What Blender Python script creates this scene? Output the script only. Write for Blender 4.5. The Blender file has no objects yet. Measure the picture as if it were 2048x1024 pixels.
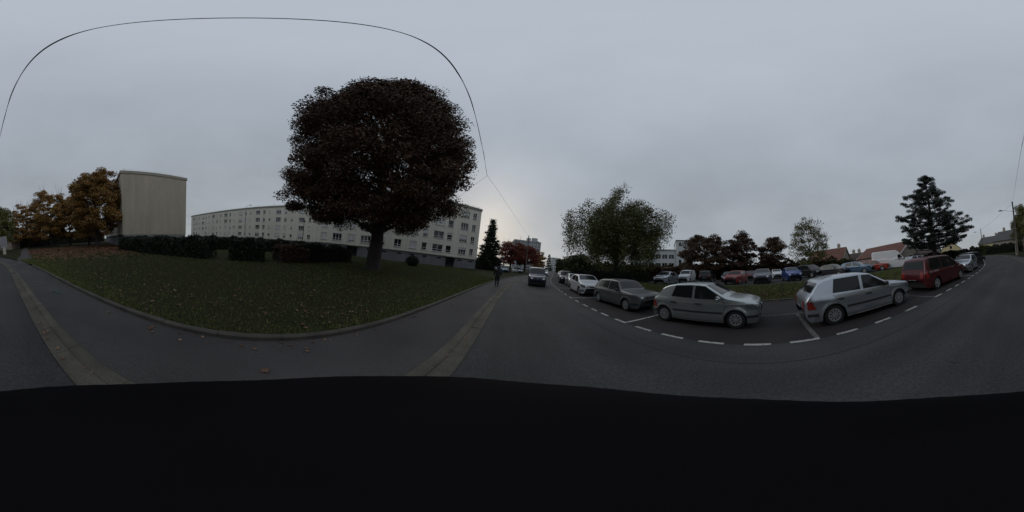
import bpy, math, random
import numpy as np
from mathutils import Vector, Matrix
from mathutils.bvhtree import BVHTree

rng = np.random.default_rng(7)
random.seed(7)
SC = bpy.context.scene
COL = SC.collection
rad = math.radians

# ------------------------------------------------------------------ camera
CAM_Z = 1.70
up = Vector((math.sin(rad(5.8)), math.sin(rad(3.5)), 1)).normalized()      # true vertical seen from the tilted head camera
yv = (Vector((0, 1, 0)) - up * up.y).normalized()
xv = yv.cross(up)
Rw = Matrix((xv, yv, up))                                                  # camera frame -> world
cam_d = bpy.data.cameras.new('panorama_camera')
cam_d.type = 'PANO'
cam_d.panorama_type = 'EQUIRECTANGULAR'
cam_d.clip_start = 0.01
cam_d.clip_end = 3000
cam = bpy.data.objects.new('panorama_camera', cam_d)
COL.objects.link(cam)
cx, cy, cz = Rw @ Vector((1, 0, 0)), Rw @ Vector((0, 1, 0)), Rw @ Vector((0, 0, 1))
cam.matrix_world = Matrix(((cx.x, cz.x, -cy.x, 0), (cx.y, cz.y, -cy.y, 0), (cx.z, cz.z, -cy.z, CAM_Z), (0, 0, 0, 1)))
SC.camera = cam

# ------------------------------------------------------------------ sky and sun
world = bpy.data.worlds.new('World')
SC.world = world
world.use_nodes = True
nt = world.node_tree
nt.nodes.clear()
N = nt.nodes.new
lk = nt.links.new
out = N('ShaderNodeOutputWorld')
sky = N('ShaderNodeTexSky')
sky.sky_type = 'NISHITA'
sky.sun_disc = False
SUN_AZ, SUN_EL = -8.0, 16.0
sky.sun_elevation = rad(SUN_EL)
sky.sun_rotation = rad(SUN_AZ)
sky.air_density = 1.0
sky.dust_density = 3.0
bg1 = N('ShaderNodeBackground')
bg1.inputs[1].default_value = 0.05
lk(sky.outputs[0], bg1.inputs[0])
tc = N('ShaderNodeTexCoord')
sep = N('ShaderNodeSeparateXYZ')
lk(tc.outputs['Generated'], sep.inputs[0])
ramp = N('ShaderNodeValToRGB')
cr = ramp.color_ramp
cr.elements[0].position = 0.0
cr.elements[0].color = (0.395, 0.42, 0.44, 1)
cr.elements[1].position = 1.0
cr.elements[1].color = (0.485, 0.54, 0.61, 1)
for p, c in ((0.12, (0.375, 0.407, 0.442, 1)), (0.4, (0.352, 0.388, 0.433, 1)), (0.75, (0.408, 0.456, 0.52, 1))):
    e = cr.elements.new(p)
    e.color = c
lk(sep.outputs[2], ramp.inputs[0])
# flat cloud deck: noise on the direction divided by height
mx = N('ShaderNodeMath'); mx.operation = 'ADD'; mx.inputs[1].default_value = 0.22
lk(sep.outputs[2], mx.inputs[0])
dv = N('ShaderNodeVectorMath'); dv.operation = 'DIVIDE'
lk(tc.outputs['Generated'], dv.inputs[0])
cmb = N('ShaderNodeCombineXYZ')
for k in range(3):
    lk(mx.outputs[0], cmb.inputs[k])
lk(cmb.outputs[0], dv.inputs[1])
noi = N('ShaderNodeTexNoise')
noi.inputs['Scale'].default_value = 1.1
noi.inputs['Detail'].default_value = 6
noi.inputs['Roughness'].default_value = 0.52
lk(dv.outputs[0], noi.inputs['Vector'])
mr = N('ShaderNodeMapRange')
mr.inputs[1].default_value = 0.3
mr.inputs[2].default_value = 0.7
mr.inputs[3].default_value = 0.91
mr.inputs[4].default_value = 1.10
lk(noi.outputs[0], mr.inputs[0])
vm = N('ShaderNodeVectorMath'); vm.operation = 'SCALE'
lk(ramp.outputs[0], vm.inputs[0])
lk(mr.outputs[0], vm.inputs[3])
# thin place in the cloud where the low sun stands
gd = N('ShaderNodeVectorMath'); gd.operation = 'DOT_PRODUCT'
lk(tc.outputs['Generated'], gd.inputs[0])
gd.inputs[1].default_value = (math.sin(rad(SUN_AZ)) * math.cos(rad(7)), math.cos(rad(SUN_AZ)) * math.cos(rad(7)), math.sin(rad(7)))
gp = N('ShaderNodeMapRange')
gp.interpolation_type = 'SMOOTHSTEP'
gp.inputs[1].default_value = 0.72
gp.inputs[2].default_value = 1.0
gp.inputs[3].default_value = 0.0
gp.inputs[4].default_value = 0.06
lk(gd.outputs['Value'], gp.inputs[0])
gl = N('ShaderNodeVectorMath'); gl.operation = 'SCALE'
gl.inputs[0].default_value = (1.0, 1.0, 0.96)
lk(gp.outputs[0], gl.inputs[3])
ad = N('ShaderNodeVectorMath'); ad.operation = 'ADD'
lk(vm.outputs[0], ad.inputs[0])
lk(gl.outputs[0], ad.inputs[1])
bg2 = N('ShaderNodeBackground')
bg2.inputs[1].default_value = 1.0
lk(ad.outputs[0], bg2.inputs[0])
mix = N('ShaderNodeMixShader')
mix.inputs[0].default_value = 0.92
lk(bg1.outputs[0], mix.inputs[1])
lk(bg2.outputs[0], mix.inputs[2])
lk(mix.outputs[0], out.inputs[0])

sun_d = bpy.data.lights.new('sun', 'SUN')
sun_d.energy = 0.5
sun_d.angle = rad(40)
sun_d.color = (1.0, 0.96, 0.9)
sun = bpy.data.objects.new('sun', sun_d)
COL.objects.link(sun)
sd = Vector((math.sin(rad(SUN_AZ)) * math.cos(rad(32)), math.cos(rad(SUN_AZ)) * math.cos(rad(32)), math.sin(rad(32))))
sun.rotation_euler = sd.to_track_quat('Z', 'Y').to_euler()
SC.view_settings.view_transform = 'Standard'
SC.view_settings.look = 'None'
SC.view_settings.exposure = 0.0
SC.view_settings.gamma = 1.0

# ------------------------------------------------------------------ materials
def mat(name, col, rough=0.7, metal=0.0, spec=0.5, coat=0.0, nz=None, nz2=None, bump=None, island=None, streak=None):
    m = bpy.data.materials.new(name)
    m.use_nodes = True
    t = m.node_tree
    b = t.nodes['Principled BSDF']
    b.inputs['Roughness'].default_value = rough
    b.inputs['Metallic'].default_value = metal
    b.inputs['Specular IOR Level'].default_value = spec
    b.inputs['Coat Weight'].default_value = coat
    b.inputs['Base Color'].default_value = (*col, 1)
    n = t.nodes.new
    l = t.links.new
    src = None
    geo = n('ShaderNodeNewGeometry')
    if island:
        r = n('ShaderNodeValToRGB')
        r.color_ramp.elements[0].color = (*island[0], 1)
        r.color_ramp.elements[1].color = (*island[-1], 1)
        for i, c in enumerate(island[1:-1]):
            e = r.color_ramp.elements.new((i + 1) / (len(island) - 1))
            e.color = (*c, 1)
        l(geo.outputs['Random Per Island'], r.inputs[0])
        src = r.outputs[0]
    for spec_n in (nz, nz2):
        if not spec_n:
            continue
        sc_, amt = spec_n[0], spec_n[1]
        x = n('ShaderNodeTexNoise')
        x.inputs['Scale'].default_value = sc_
        x.inputs['Detail'].default_value = 5
        l(geo.outputs['Position'], x.inputs['Vector'])
        if len(spec_n) > 2:                       # blend towards a second colour
            mp = n('ShaderNodeMapRange')
            so = spec_n[3] if len(spec_n) > 3 else 0.0
            mp.inputs[1].default_value = 0.5 - amt * 0.5 + so
            mp.inputs[2].default_value = 0.5 + amt * 0.5 + so
            l(x.outputs[0], mp.inputs[0])
            mc = n('ShaderNodeMix'); mc.data_type = 'RGBA'
            l(mp.outputs[0], mc.inputs[0])
            if src:
                l(src, mc.inputs[6])
            else:
                mc.inputs[6].default_value = (*col, 1)
            mc.inputs[7].default_value = (*spec_n[2], 1)
            src = mc.outputs[2]
        else:
            mp = n('ShaderNodeMapRange')
            mp.inputs[1].default_value = 0.28
            mp.inputs[2].default_value = 0.72
            mp.inputs[3].default_value = 1 - amt
            mp.inputs[4].default_value = 1 + amt
            l(x.outputs[0], mp.inputs[0])
            v = n('ShaderNodeVectorMath'); v.operation = 'SCALE'
            if src:
                l(src, v.inputs[0])
            else:
                v.inputs[0].default_value = col
            l(mp.outputs[0], v.inputs[3])
            src = v.outputs[0]
    if streak:                                    # stains drawn out along one direction
        mpv = n('ShaderNodeVectorMath'); mpv.operation = 'MULTIPLY'
        mpv.inputs[1].default_value = streak[0]
        l(geo.outputs['Position'], mpv.inputs[0])
        x = n('ShaderNodeTexNoise')
        x.inputs['Scale'].default_value = 1.0
        x.inputs['Detail'].default_value = 4
        l(mpv.outputs[0], x.inputs['Vector'])
        mp = n('ShaderNodeMapRange')
        mp.inputs[1].default_value = 0.3
        mp.inputs[2].default_value = 0.7
        mp.inputs[3].default_value = 1 - streak[1]
        mp.inputs[4].default_value = 1 + streak[1]
        l(x.outputs[0], mp.inputs[0])
        v = n('ShaderNodeVectorMath'); v.operation = 'SCALE'
        if src:
            l(src, v.inputs[0])
        else:
            v.inputs[0].default_value = col
        l(mp.outputs[0], v.inputs[3])
        src = v.outputs[0]
    if src:
        l(src, b.inputs['Base Color'])
    if bump:
        x = n('ShaderNodeTexNoise')
        x.inputs['Scale'].default_value = bump[0]
        x.inputs['Detail'].default_value = 4
        l(geo.outputs['Position'], x.inputs['Vector'])
        bp = n('ShaderNodeBump')
        bp.inputs['Strength'].default_value = bump[1]
        bp.inputs['Distance'].default_value = bump[2] if len(bump) > 2 else 0.01
        l(x.outputs[0], bp.inputs['Height'])
        l(bp.outputs[0], b.inputs['Normal'])
    return m

M = {}
M['asphalt'] = mat('asphalt', (0.043, 0.043, 0.044), 0.85, spec=0.25, nz=(0.5, 0.2), nz2=(28, 0.3), bump=(120, 0.5, 0.006), streak=((1.1, 0.07, 1), 0.24))
M['parking'] = mat('parking_asphalt', (0.031, 0.028, 0.029), 0.88, spec=0.2, nz=(0.5, 0.25), nz2=(60, 0.3), bump=(120, 0.5, 0.006))
M['pavement'] = mat('pavement_asphalt', (0.06, 0.056, 0.056), 0.9, spec=0.25, nz=(0.6, 0.2), nz2=(70, 0.32), bump=(150, 0.5, 0.006), streak=((0.8, 0.25, 1), 0.12))
M['carpark'] = mat('car_park_asphalt', (0.05, 0.047, 0.047), 0.92, spec=0.2, nz=(0.4, 0.25), nz2=(50, 0.25))
M['concrete'] = mat('kerb_concrete', (0.084, 0.077, 0.064), 0.88, spec=0.25, nz=(1.6, 0.28), nz2=(45, 0.22), bump=(80, 0.4, 0.006), streak=((3, 0.6, 1), 0.2))
M['edging'] = mat('edging_concrete', (0.06, 0.053, 0.044), 0.9, nz=(2.2, 0.35), nz2=(45, 0.25), bump=(60, 0.5, 0.01))
M['joint'] = mat('joint_dirt', (0.035, 0.032, 0.027), 0.95)
M['soil'] = mat('lawn_soil', (0.025, 0.029, 0.0135), 0.95, spec=0.05, nz=(0.9, 0.5, (0.036, 0.032, 0.018)), nz2=(12, 0.35), bump=(25, 0.8, 0.03))
M['bank'] = mat('bank_soil', (0.032, 0.045, 0.014), 0.95, spec=0.1, nz=(0.8, 0.3, (0.036, 0.026, 0.014)), nz2=(9, 0.35), bump=(18, 0.8, 0.04))
M['earth'] = mat('ground_grass', (0.02, 0.026, 0.012), 0.95, spec=0.1, nz=(0.2, 0.35), nz2=(3, 0.25))
M['grass'] = mat('grass_blades', (0.03, 0.05, 0.018), 0.8, spec=0.2, island=[(0.07252, 0.09774, 0.03114), (0.1139, 0.1385, 0.0428), (0.1554, 0.1547, 0.05448)])
M['deadleaf'] = mat('fallen_leaf', (0.2, 0.1, 0.05), 0.75, island=[(0.06, 0.027, 0.0132), (0.156, 0.078, 0.042), (0.09, 0.036, 0.018), (0.204, 0.132, 0.078), (0.12, 0.054, 0.03)])
M['litter'] = mat('leaf_litter', (0.14, 0.06, 0.03), 0.8, island=[(0.07109, 0.02515, 0.01161), (0.132, 0.04836, 0.01934), (0.0914, 0.03676, 0.01741), (0.1625, 0.07738, 0.03385)])
M['paint'] = mat('road_paint', (0.34, 0.335, 0.315), 0.8, spec=0.25, nz=(9, 0.14, (0.07, 0.07, 0.068), 0.12), nz2=(45, 0.3))
M['oldpaint'] = mat('worn_road_paint', (0.11, 0.107, 0.104), 0.9, spec=0.2, nz=(9, 0.45), nz2=(60, 0.35))
M['greenpaint'] = mat('green_spray_paint', (0.06, 0.13, 0.09), 0.85, nz=(20, 0.4))
M['tar'] = mat('tar_seam', (0.028, 0.028, 0.028), 0.7)
M['cream'] = mat('cream_render', (0.66, 0.63, 0.545), 0.9, nz=(0.25, 0.05), nz2=(3, 0.05), streak=((1.6, 1.6, 0.12), 0.07))
M['cream2'] = mat('cream_render_shaded_streaked', (0.31, 0.285, 0.235), 0.9, nz=(0.25, 0.06), nz2=(2.2, 0.05), streak=((1.6, 1.6, 0.1), 0.08))  # darker cream: shade of the gable side put into colour; streaks are rain stains
M['greybase'] = mat('grey_basement_render', (0.165, 0.167, 0.18), 0.9, nz=(0.5, 0.08), streak=((1.3, 1.3, 0.3), 0.12))
M['parapet'] = mat('roof_parapet', (0.24, 0.235, 0.2), 0.85, nz=(0.8, 0.08))
M['pvc'] = mat('white_pvc', (0.68, 0.68, 0.66), 0.5)
M['shutter'] = mat('roller_shutter', (0.56, 0.56, 0.54), 0.6, nz=(0.9, 0.08))
M['glass'] = mat('window_glass', (0.016, 0.019, 0.023), 0.06, spec=0.5)
M['darkvoid'] = mat('dark_opening', (0.02, 0.02, 0.022), 0.8)
M['rail'] = mat('roof_rail_metal', (0.5, 0.52, 0.54), 0.5, metal=0.6)
M['zinc'] = mat('galvanised_steel', (0.32, 0.34, 0.36), 0.5, metal=0.5)
M['darkmetal'] = mat('dark_metal', (0.05, 0.052, 0.055), 0.5, metal=0.3)
M['lampglass'] = mat('frosted_lamp_globe', (0.62, 0.62, 0.6), 0.35)
M['wood'] = mat('weathered_pole_wood', (0.10, 0.085, 0.07), 0.9, nz=(4, 0.3))
M['polewhite'] = mat('pale_pole_concrete', (0.38, 0.37, 0.34), 0.85, nz=(3, 0.15))
M['cable'] = mat('black_cable', (0.03, 0.03, 0.032), 0.7)
M['bark'] = mat('beech_bark', (0.036, 0.031, 0.028), 0.95, nz=(3, 0.35), bump=(16, 0.8, 0.03))
M['twig'] = mat('twig_bark', (0.045, 0.036, 0.03), 0.95)
M['bark2'] = mat('pale_bark', (0.16, 0.15, 0.13), 0.9, nz=(5, 0.4))
M['l_beech'] = mat('copper_beech_leaf', (0.05, 0.02, 0.015), 0.6, spec=0.3, island=[(0.058, 0.036, 0.021), (0.09, 0.046, 0.024), (0.066, 0.049, 0.023), (0.135, 0.052, 0.026), (0.062, 0.04, 0.022)])
M['l_gold'] = mat('golden_brown_leaf', (0.15, 0.08, 0.02), 0.65, spec=0.3, island=[(0.1694, 0.101, 0.03049), (0.2743, 0.1466, 0.03659), (0.1129, 0.08961, 0.02744), (0.242, 0.101, 0.03049)])
M['l_orange'] = mat('orange_brown_leaf', (0.17, 0.06, 0.02), 0.65, spec=0.3, island=[(0.1914, 0.1042, 0.03226), (0.2873, 0.1459, 0.04194), (0.1595, 0.1146, 0.03549), (0.335, 0.2084, 0.06452)])
M['l_red'] = mat('red_cherry_leaf', (0.16, 0.03, 0.02), 0.65, spec=0.3, island=[(0.14, 0.0364, 0.028), (0.238, 0.0504, 0.035), (0.119, 0.056, 0.028), (0.182, 0.042, 0.0308)])
M['l_birch'] = mat('birch_leaf', (0.05, 0.05, 0.018), 0.65, spec=0.3, island=[(0.06411, 0.07969, 0.0287), (0.1056, 0.1151, 0.0369), (0.1547, 0.1372, 0.04099), (0.07919, 0.09297, 0.03279)])
M['l_dark'] = mat('dark_evergreen_leaf', (0.016, 0.024, 0.014), 0.7, spec=0.3, island=[(0.015, 0.0225, 0.01375), (0.0275, 0.04, 0.02125), (0.0225, 0.03, 0.0175)])
M['l_pine'] = mat('pine_needles', (0.014, 0.024, 0.018), 0.7, spec=0.3, island=[(0.0143, 0.0234, 0.0182), (0.026, 0.039, 0.0273), (0.0208, 0.0325, 0.026)])
M['l_green'] = mat('dull_green_leaf', (0.04, 0.055, 0.02), 0.7, spec=0.3, island=[(0.0364, 0.052, 0.0208), (0.0598, 0.0728, 0.026), (0.0845, 0.078, 0.0312)])
M['l_brown'] = mat('brown_leaf', (0.06, 0.035, 0.02), 0.7, spec=0.3, island=[(0.072, 0.0448, 0.0288), (0.112, 0.064, 0.0384), (0.088, 0.0608, 0.032)])
M['l_maroon'] = mat('maroon_leaf', (0.07, 0.025, 0.02), 0.7, spec=0.3, island=[(0.05344, 0.03192, 0.02565), (0.09619, 0.04469, 0.03135), (0.04809, 0.0415, 0.0285)])
M['hedgecore'] = mat('hedge_dark_core', (0.018, 0.016, 0.012), 1.0)
M['tyre'] = mat('tyre_rubber', (0.018, 0.018, 0.019), 0.85)
M['rim'] = mat('wheel_trim', (0.42, 0.43, 0.44), 0.4, metal=0.55)
M['blackplastic'] = mat('black_plastic', (0.022, 0.022, 0.024), 0.6)
M['carglass'] = mat('car_glass', (0.012, 0.015, 0.016), 0.06, spec=0.42)
M['tealglass'] = mat('pale_teal_car_glass', (0.10, 0.13, 0.13), 0.12, spec=0.6)  # lighter teal glass for all windows of one car
M['lampclear'] = mat('headlamp_lens', (0.16, 0.17, 0.18), 0.1, metal=0.4, coat=0.6)
M['reflector'] = mat('headlamp_reflector', (0.7, 0.71, 0.72), 0.15, metal=0.7, coat=0.6)
M['lampred'] = mat('tail_lamp_lens', (0.22, 0.018, 0.014), 0.2, coat=0.5)
M['plate'] = mat('blank_plate', (0.2, 0.2, 0.2), 0.5)
M['chrome'] = mat('chrome_badge', (0.6, 0.6, 0.6), 0.2, metal=0.9)
M['skin'] = mat('skin', (0.42, 0.26, 0.19), 0.6)
M['coat'] = mat('black_coat', (0.012, 0.012, 0.014), 0.85)
M['helmet'] = mat('black_helmet_cover', (0.0062, 0.0056, 0.0066), 0.9, spec=0.06, nz=(9, 0.25), bump=(14, 0.25, 0.01))
M['jeans'] = mat('dark_trousers', (0.014, 0.015, 0.02), 0.9)
M['shoe'] = mat('dark_shoes', (0.02, 0.018, 0.017), 0.6)
M['hair'] = mat('dark_hair', (0.012, 0.01, 0.009), 0.7)
M['eye'] = mat('eye_white', (0.6, 0.58, 0.55), 0.3)
M['tile_red'] = mat('red_roof_tile', (0.115, 0.05, 0.038), 0.85, nz=(0.8, 0.2), nz2=(9, 0.2))
M['tile_brown'] = mat('brown_roof_tile', (0.06, 0.046, 0.04), 0.85, nz=(0.8, 0.2), nz2=(9, 0.2))
M['slate'] = mat('slate_roof', (0.065, 0.065, 0.07), 0.75, nz=(1.5, 0.2))
M['yellowwall'] = mat('pale_yellow_render', (0.46, 0.40, 0.24), 0.9, nz=(0.6, 0.08))
M['beigewall'] = mat('beige_render', (0.26, 0.24, 0.2), 0.9, nz=(0.6, 0.1))
M['whitewall'] = mat('white_render', (0.56, 0.58, 0.58), 0.85, nz=(0.5, 0.06))
M['greywall'] = mat('grey_render', (0.36, 0.37, 0.38), 0.9, nz=(0.4, 0.06))
M['brickchim'] = mat('chimney_render', (0.3, 0.26, 0.22), 0.9)
M['hazeglass'] = mat('hazed_window_glass', (0.14, 0.15, 0.16), 0.3)  # paler grey puts distance haze into the glass colour
M['boardface'] = mat('grey_poster', (0.2, 0.22, 0.25), 0.35)

def paint(name, col, metal=0.0, rough=0.32):
    if name not in M:
        M[name] = mat(name, col, rough, metal=metal, spec=0.5, coat=0.35)
    return M[name]

# ------------------------------------------------------------------ mesh helpers
def link(o, parent=None):
    COL.objects.link(o)
    if parent is not None:
        o.parent = parent
    return o

def tag(o, label=None, cat=None, group=None, kind=None):
    if label: o['label'] = label
    if cat: o['category'] = cat
    if group: o['group'] = group
    if kind: o['kind'] = kind
    return o

def empty(name, loc=(0, 0, 0), rz=0.0, label=None, cat=None, group=None):
    o = bpy.data.objects.new(name, None)
    o.empty_display_size = 0.3
    o.location = loc
    o.rotation_euler = (0, 0, rz)
    COL.objects.link(o)
    return tag(o, label, cat, group)

class MB:
    def __init__(s):
        s.v, s.f, s.m = [], [], []
    def add(s, V, F, mi=0):
        b = len(s.v)
        s.v += [tuple(p) for p in V]
        s.f += [tuple(i + b for i in f) for f in F]
        s.m += [mi] * len(F)
    def box(s, x0, x1, y0, y1, z0, z1, mi=0):
        s.add([(x0, y0, z0), (x1, y0, z0), (x1, y1, z0), (x0, y1, z0), (x0, y0, z1), (x1, y0, z1), (x1, y1, z1), (x0, y1, z1)],
              [(0, 3, 2, 1), (4, 5, 6, 7), (0, 1, 5, 4), (1, 2, 6, 5), (2, 3, 7, 6), (3, 0, 4, 7)], mi)
    def tube(s, pts, rr, n=6, mi=0, cap=True):
        pts = [Vector(p) for p in pts]
        if not hasattr(rr, '__len__'):
            rr = [rr] * len(pts)
        V, F = [], []
        for i, p in enumerate(pts):
            d = (pts[min(i + 1, len(pts) - 1)] - pts[max(i - 1, 0)]).normalized()
            a = d.cross(Vector((0, 0, 1)) if abs(d.z) < 0.95 else Vector((1, 0, 0))).normalized()
            b = d.cross(a)
            for k in range(n):
                t = 2 * math.pi * k / n
                V.append(p + (a * math.cos(t) + b * math.sin(t)) * rr[i])
        for i in range(len(pts) - 1):
            for k in range(n):
                k2 = (k + 1) % n
                F.append((i * n + k, (i + 1) * n + k, (i + 1) * n + k2, i * n + k2))
        if cap:
            F.append(tuple(range(n - 1, -1, -1)))
            F.append(tuple((len(pts) - 1) * n + k for k in range(n)))
        s.add(V, F, mi)
    def lathe(s, prof, n=16, axis='z', c=(0, 0, 0), mi=0):
        V, F = [], []
        for r, h in prof:
            for k in range(n):
                t = 2 * math.pi * k / n
                a, b = r * math.cos(t), r * math.sin(t)
                V.append({'z': (a, b, h), 'y': (a, h, b), 'x': (h, a, b)}[axis])
        V = [(p[0] + c[0], p[1] + c[1], p[2] + c[2]) for p in V]
        for i in range(len(prof) - 1):
            for k in range(n):
                k2 = (k + 1) % n
                F.append((i * n + k, i * n + k2, (i + 1) * n + k2, (i + 1) * n + k))
        s.add(V, F, mi)
    def mesh(s, name, mats, smooth=False, sharp=None):
        me = bpy.data.meshes.new(name)
        me.from_pydata(s.v, [], s.f)
        for m in (mats if isinstance(mats, (list, tuple)) else [mats]):
            me.materials.append(m)
        if any(s.m):
            me.polygons.foreach_set('material_index', s.m)
        if smooth:
            me.polygons.foreach_set('use_smooth', [True] * len(me.polygons))
            if sharp:
                me.set_sharp_from_angle(angle=rad(sharp))
        me.update()
        return me
    def obj(s, name, mats, parent=None, smooth=False, sharp=None, loc=None):
        o = bpy.data.objects.new(name, s.mesh(name, mats, smooth, sharp))
        if loc is not None:
            o.location = loc
        return link(o, parent)

def quads_mesh(name, P, m):
    """P: (n,4,3) array of separate quads."""
    P = np.asarray(P, dtype=np.float32)
    n = len(P)
    me = bpy.data.meshes.new(name)
    me.vertices.add(n * 4)
    me.vertices.foreach_set('co', P.reshape(-1))
    me.loops.add(n * 4)
    me.loops.foreach_set('vertex_index', np.arange(n * 4, dtype=np.int32))
    me.polygons.add(n)
    me.polygons.foreach_set('loop_start', np.arange(0, n * 4, 4, dtype=np.int32))
    try:
        me.polygons.foreach_set('loop_total', np.full(n, 4, dtype=np.int32))
    except Exception:
        pass
    me.materials.append(m)
    me.update(calc_edges=True)
    return me

def leaf_quads(C, size, upbias=0.0, aspect=0.7, r=rng):
    n = len(C)
    nrm = r.normal(size=(n, 3))
    nrm /= np.linalg.norm(nrm, axis=1)[:, None]
    nrm[:, 2] = np.abs(nrm[:, 2]) + upbias
    nrm /= np.linalg.norm(nrm, axis=1)[:, None]
    a = np.cross(nrm, r.normal(size=(n, 3)))
    a /= np.linalg.norm(a, axis=1)[:, None]
    b = np.cross(nrm, a)
    s = (1.35 * size * r.uniform(0.65, 1.3, n))[:, None] * 0.5
    a, b = a * s, b * s * aspect
    return np.stack([C - a, C - 0.1 * a + b, C + a, C - 0.1 * a - b], 1)

# ------------------------------------------------------------------ the lie of the land
def cc(y):
    """sideways shift of the bending street at distance y"""
    if y > 3:
        t = min(y, 28) - 3
        return 0.0057 * t * t + max(0, y - 28) * 0.285
    if y < -8:
        t = min(-y, 22) - 8
        return 0.009 * t * t + max(0, -y - 22) * 0.252 + 0.02 * max(0, -y - 34) ** 2
    return 0.0

def sstep(a, b, x):
    t = max(0.0, min(1.0, (x - a) / (b - a)))
    return t * t * (3 - 2 * t)

PLAT = 0.65
def hz(x, y):
    return PLAT * sstep(9.5, 13.4, x - cc(y))

def yrange(a, b, st):
    n = max(1, int(round((b - a) / st)))
    return [a + (b - a) * i / n for i in range(n + 1)]

def strip(name, prof, y0, y1, st, m, kind='structure', parent=None, smooth=True):
    """ribbon along the street; prof = [(s, z)] across"""
    mb = MB()
    V, F = [], []
    ys = yrange(y0, y1, st)
    k = len(prof)
    for y in ys:
        for s, z in prof:
            V.append((cc(y) + s, y, z))
    for i in range(len(ys) - 1):
        for j in range(k - 1):
            F.append((i * k + j, i * k + j + 1, (i + 1) * k + j + 1, (i + 1) * k + j))
    mb.add(V, F)
    o = mb.obj(name, m, parent, smooth, 40)
    return tag(o, kind=kind)

def gsheet(name, xs, ys, zf, m):
    mb = MB()
    k = len(xs)
    V = [(x, y, zf(x, y)) for y in ys for x in xs]
    F = [(i * k + j, i * k + j + 1, (i + 1) * k + j + 1, (i + 1) * k + j) for i in range(len(ys) - 1) for j in range(k - 1)]
    mb.add(V, F)
    return tag(mb.obj(name, m, None, True), kind='structure')

gx = sorted(set([-900, -400, -200, -120] + list(range(-80, 6, 8)) + [6 + 0.9 * i for i in range(0, 34)] + list(range(40, 130, 8)) + [200, 400, 900]))
gy = sorted(set([-900, -400, -200, -120] + list(range(-90, 180, 5)) + [240, 400, 900]))
gsheet('ground', gx, gy, lambda x, y: hz(x, y) - 0.06, M['earth'])

road = strip('road', [(-0.6, -0.035), (-0.4, -0.012), (0.4, 0.0), (1.6, 0.012), (3.6, 0.0)], -62, 190, 1.0, M['asphalt'])
tag(strip('parking_strip', [(3.6, 0.0), (6.3, 0.0), (9.35, 0.02)], -60, 150, 1.0, M['parking']), kind='structure')
strip('pavement', [(-2.34, 0.035), (-0.96, 0.02)], -62, 120, 1.0, M['pavement'])
lawn = None

# lawn left of the street
def lawn_z(x, y):
    s = x - cc(y)
    return 0.075 + 0.03 * sstep(-2.45, -6, -abs(s)) + 0.035 * math.sin(x * 0.7 + 1.3 * math.sin(y * 0.33)) * math.sin(y * 0.5) * sstep(2.6, 5, abs(s))
mb = MB()
ys = yrange(-64, 60, 0.8)
ss = [-2.44, -2.6, -2.9, -3.3, -3.9, -4.6, -5.5, -6.5, -7.6, -8.8, -10, -12, -14, -17, -20, -25, -32, -40, -55, -75]
V = [(cc(y) * (1 if s > -6 else max(0, 1 + (s + 6) / 20)) + s, y) for y in ys for s in ss]
V = [(x, y, lawn_z(x, y)) for x, y in V]
k = len(ss)
mb.add(V, [(i * k + j + 1, i * k + j, (i + 1) * k + j, (i + 1) * k + j + 1) for i in range(len(ys) - 1) for j in range(k - 1)])
lawn = tag(mb.obj('lawn', M['soil'], None, True), kind='structure')

# footpath leaving the pavement behind
mb = MB()
pth = [(-1.5, -11.5, 0.3, 0.045), (-2.1, -14.5, 0.62, 0.06), (-2.7, -18, 0.75, 0.14), (-3.6, -22, 0.75, 0.15), (-5.2, -34, 0.75, 0.16), (-8.3, -51, 0.75, 0.16), (-10, -62, 0.75, 0.16)]
V, F = [], []
for x, y, w, z in pth:
    V += [(x - w, y, z), (x + w, y, z)]
for i in range(len(pth) - 1):
    F.append((2 * i, 2 * i + 1, 2 * i + 3, 2 * i + 2))
mb.add(V, F)
tag(mb.obj('footpath', M['pavement']), kind='structure')

# bank and car park on the right
mb = MB()
ys = yrange(-45, 75, 1.0)
ss = [9.5 + 0.33 * i for i in range(14)]
k = len(ss)
V = [(cc(y) + s, y, hz(cc(y) + s, y) + 0.03 + 0.02 * math.sin(3 * s + y) * math.sin(1.7 * y)) for y in ys for s in ss]
mb.add(V, [(i * k + j, i * k + j + 1, (i + 1) * k + j + 1, (i + 1) * k + j) for i in range(len(ys) - 1) for j in range(k - 1)])
tag(mb.obj('grass_bank', M['bank'], None, True), kind='structure')
strip('car_park', [(13.6, PLAT + 0.02), (40, PLAT + 0.02)], -40, 60, 2.0, M['carpark'])

# ---- gutter slabs and kerb stones, one by one
def piece_strip(name, prof, y0, y1, step, gap, m, parent, jit=0.0):
    y = y0
    while y < y1 - 0.05:
        a, b = y + gap / 2, min(y + step, y1) - gap / 2
        dz = rng.uniform(-jit, jit)
        V, F = [], []
        k = len(prof)
        nn = 2
        for i in range(nn + 1):
            yy = a + (b - a) * i / nn
            V += [(cc(yy) + s, yy, z + dz) for s, z in prof]
        for i in range(nn):
            F += [(i * k + j, i * k + j + 1, (i + 1) * k + j + 1, (i + 1) * k + j) for j in range(k - 1)]
        F += [tuple(range(k - 1, -1, -1)), tuple(nn * k + j for j in range(k))]
        q = MB()
        q.add(V, F)
        q.obj(name, m, parent)
        y += step
gb = strip('gutter', [(-0.98, -0.02), (-0.5, -0.045)], -62, 120, 1.0, M['joint'])
piece_strip('gutter_slab', [(-0.786, -0.06), (-0.786, -0.004), (-0.66, -0.016), (-0.54, -0.008), (-0.54, -0.06)], -30, 40, 1.0, 0.007, M['concrete'], gb, 0.004)
piece_strip('kerb_stone', [(-0.965, -0.06), (-0.965, 0.034), (-0.95, 0.042), (-0.83, 0.03), (-0.79, 0.006), (-0.785, -0.06)], -30, 40, 1.0, 0.007, M['concrete'], gb, 0.004)
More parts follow.
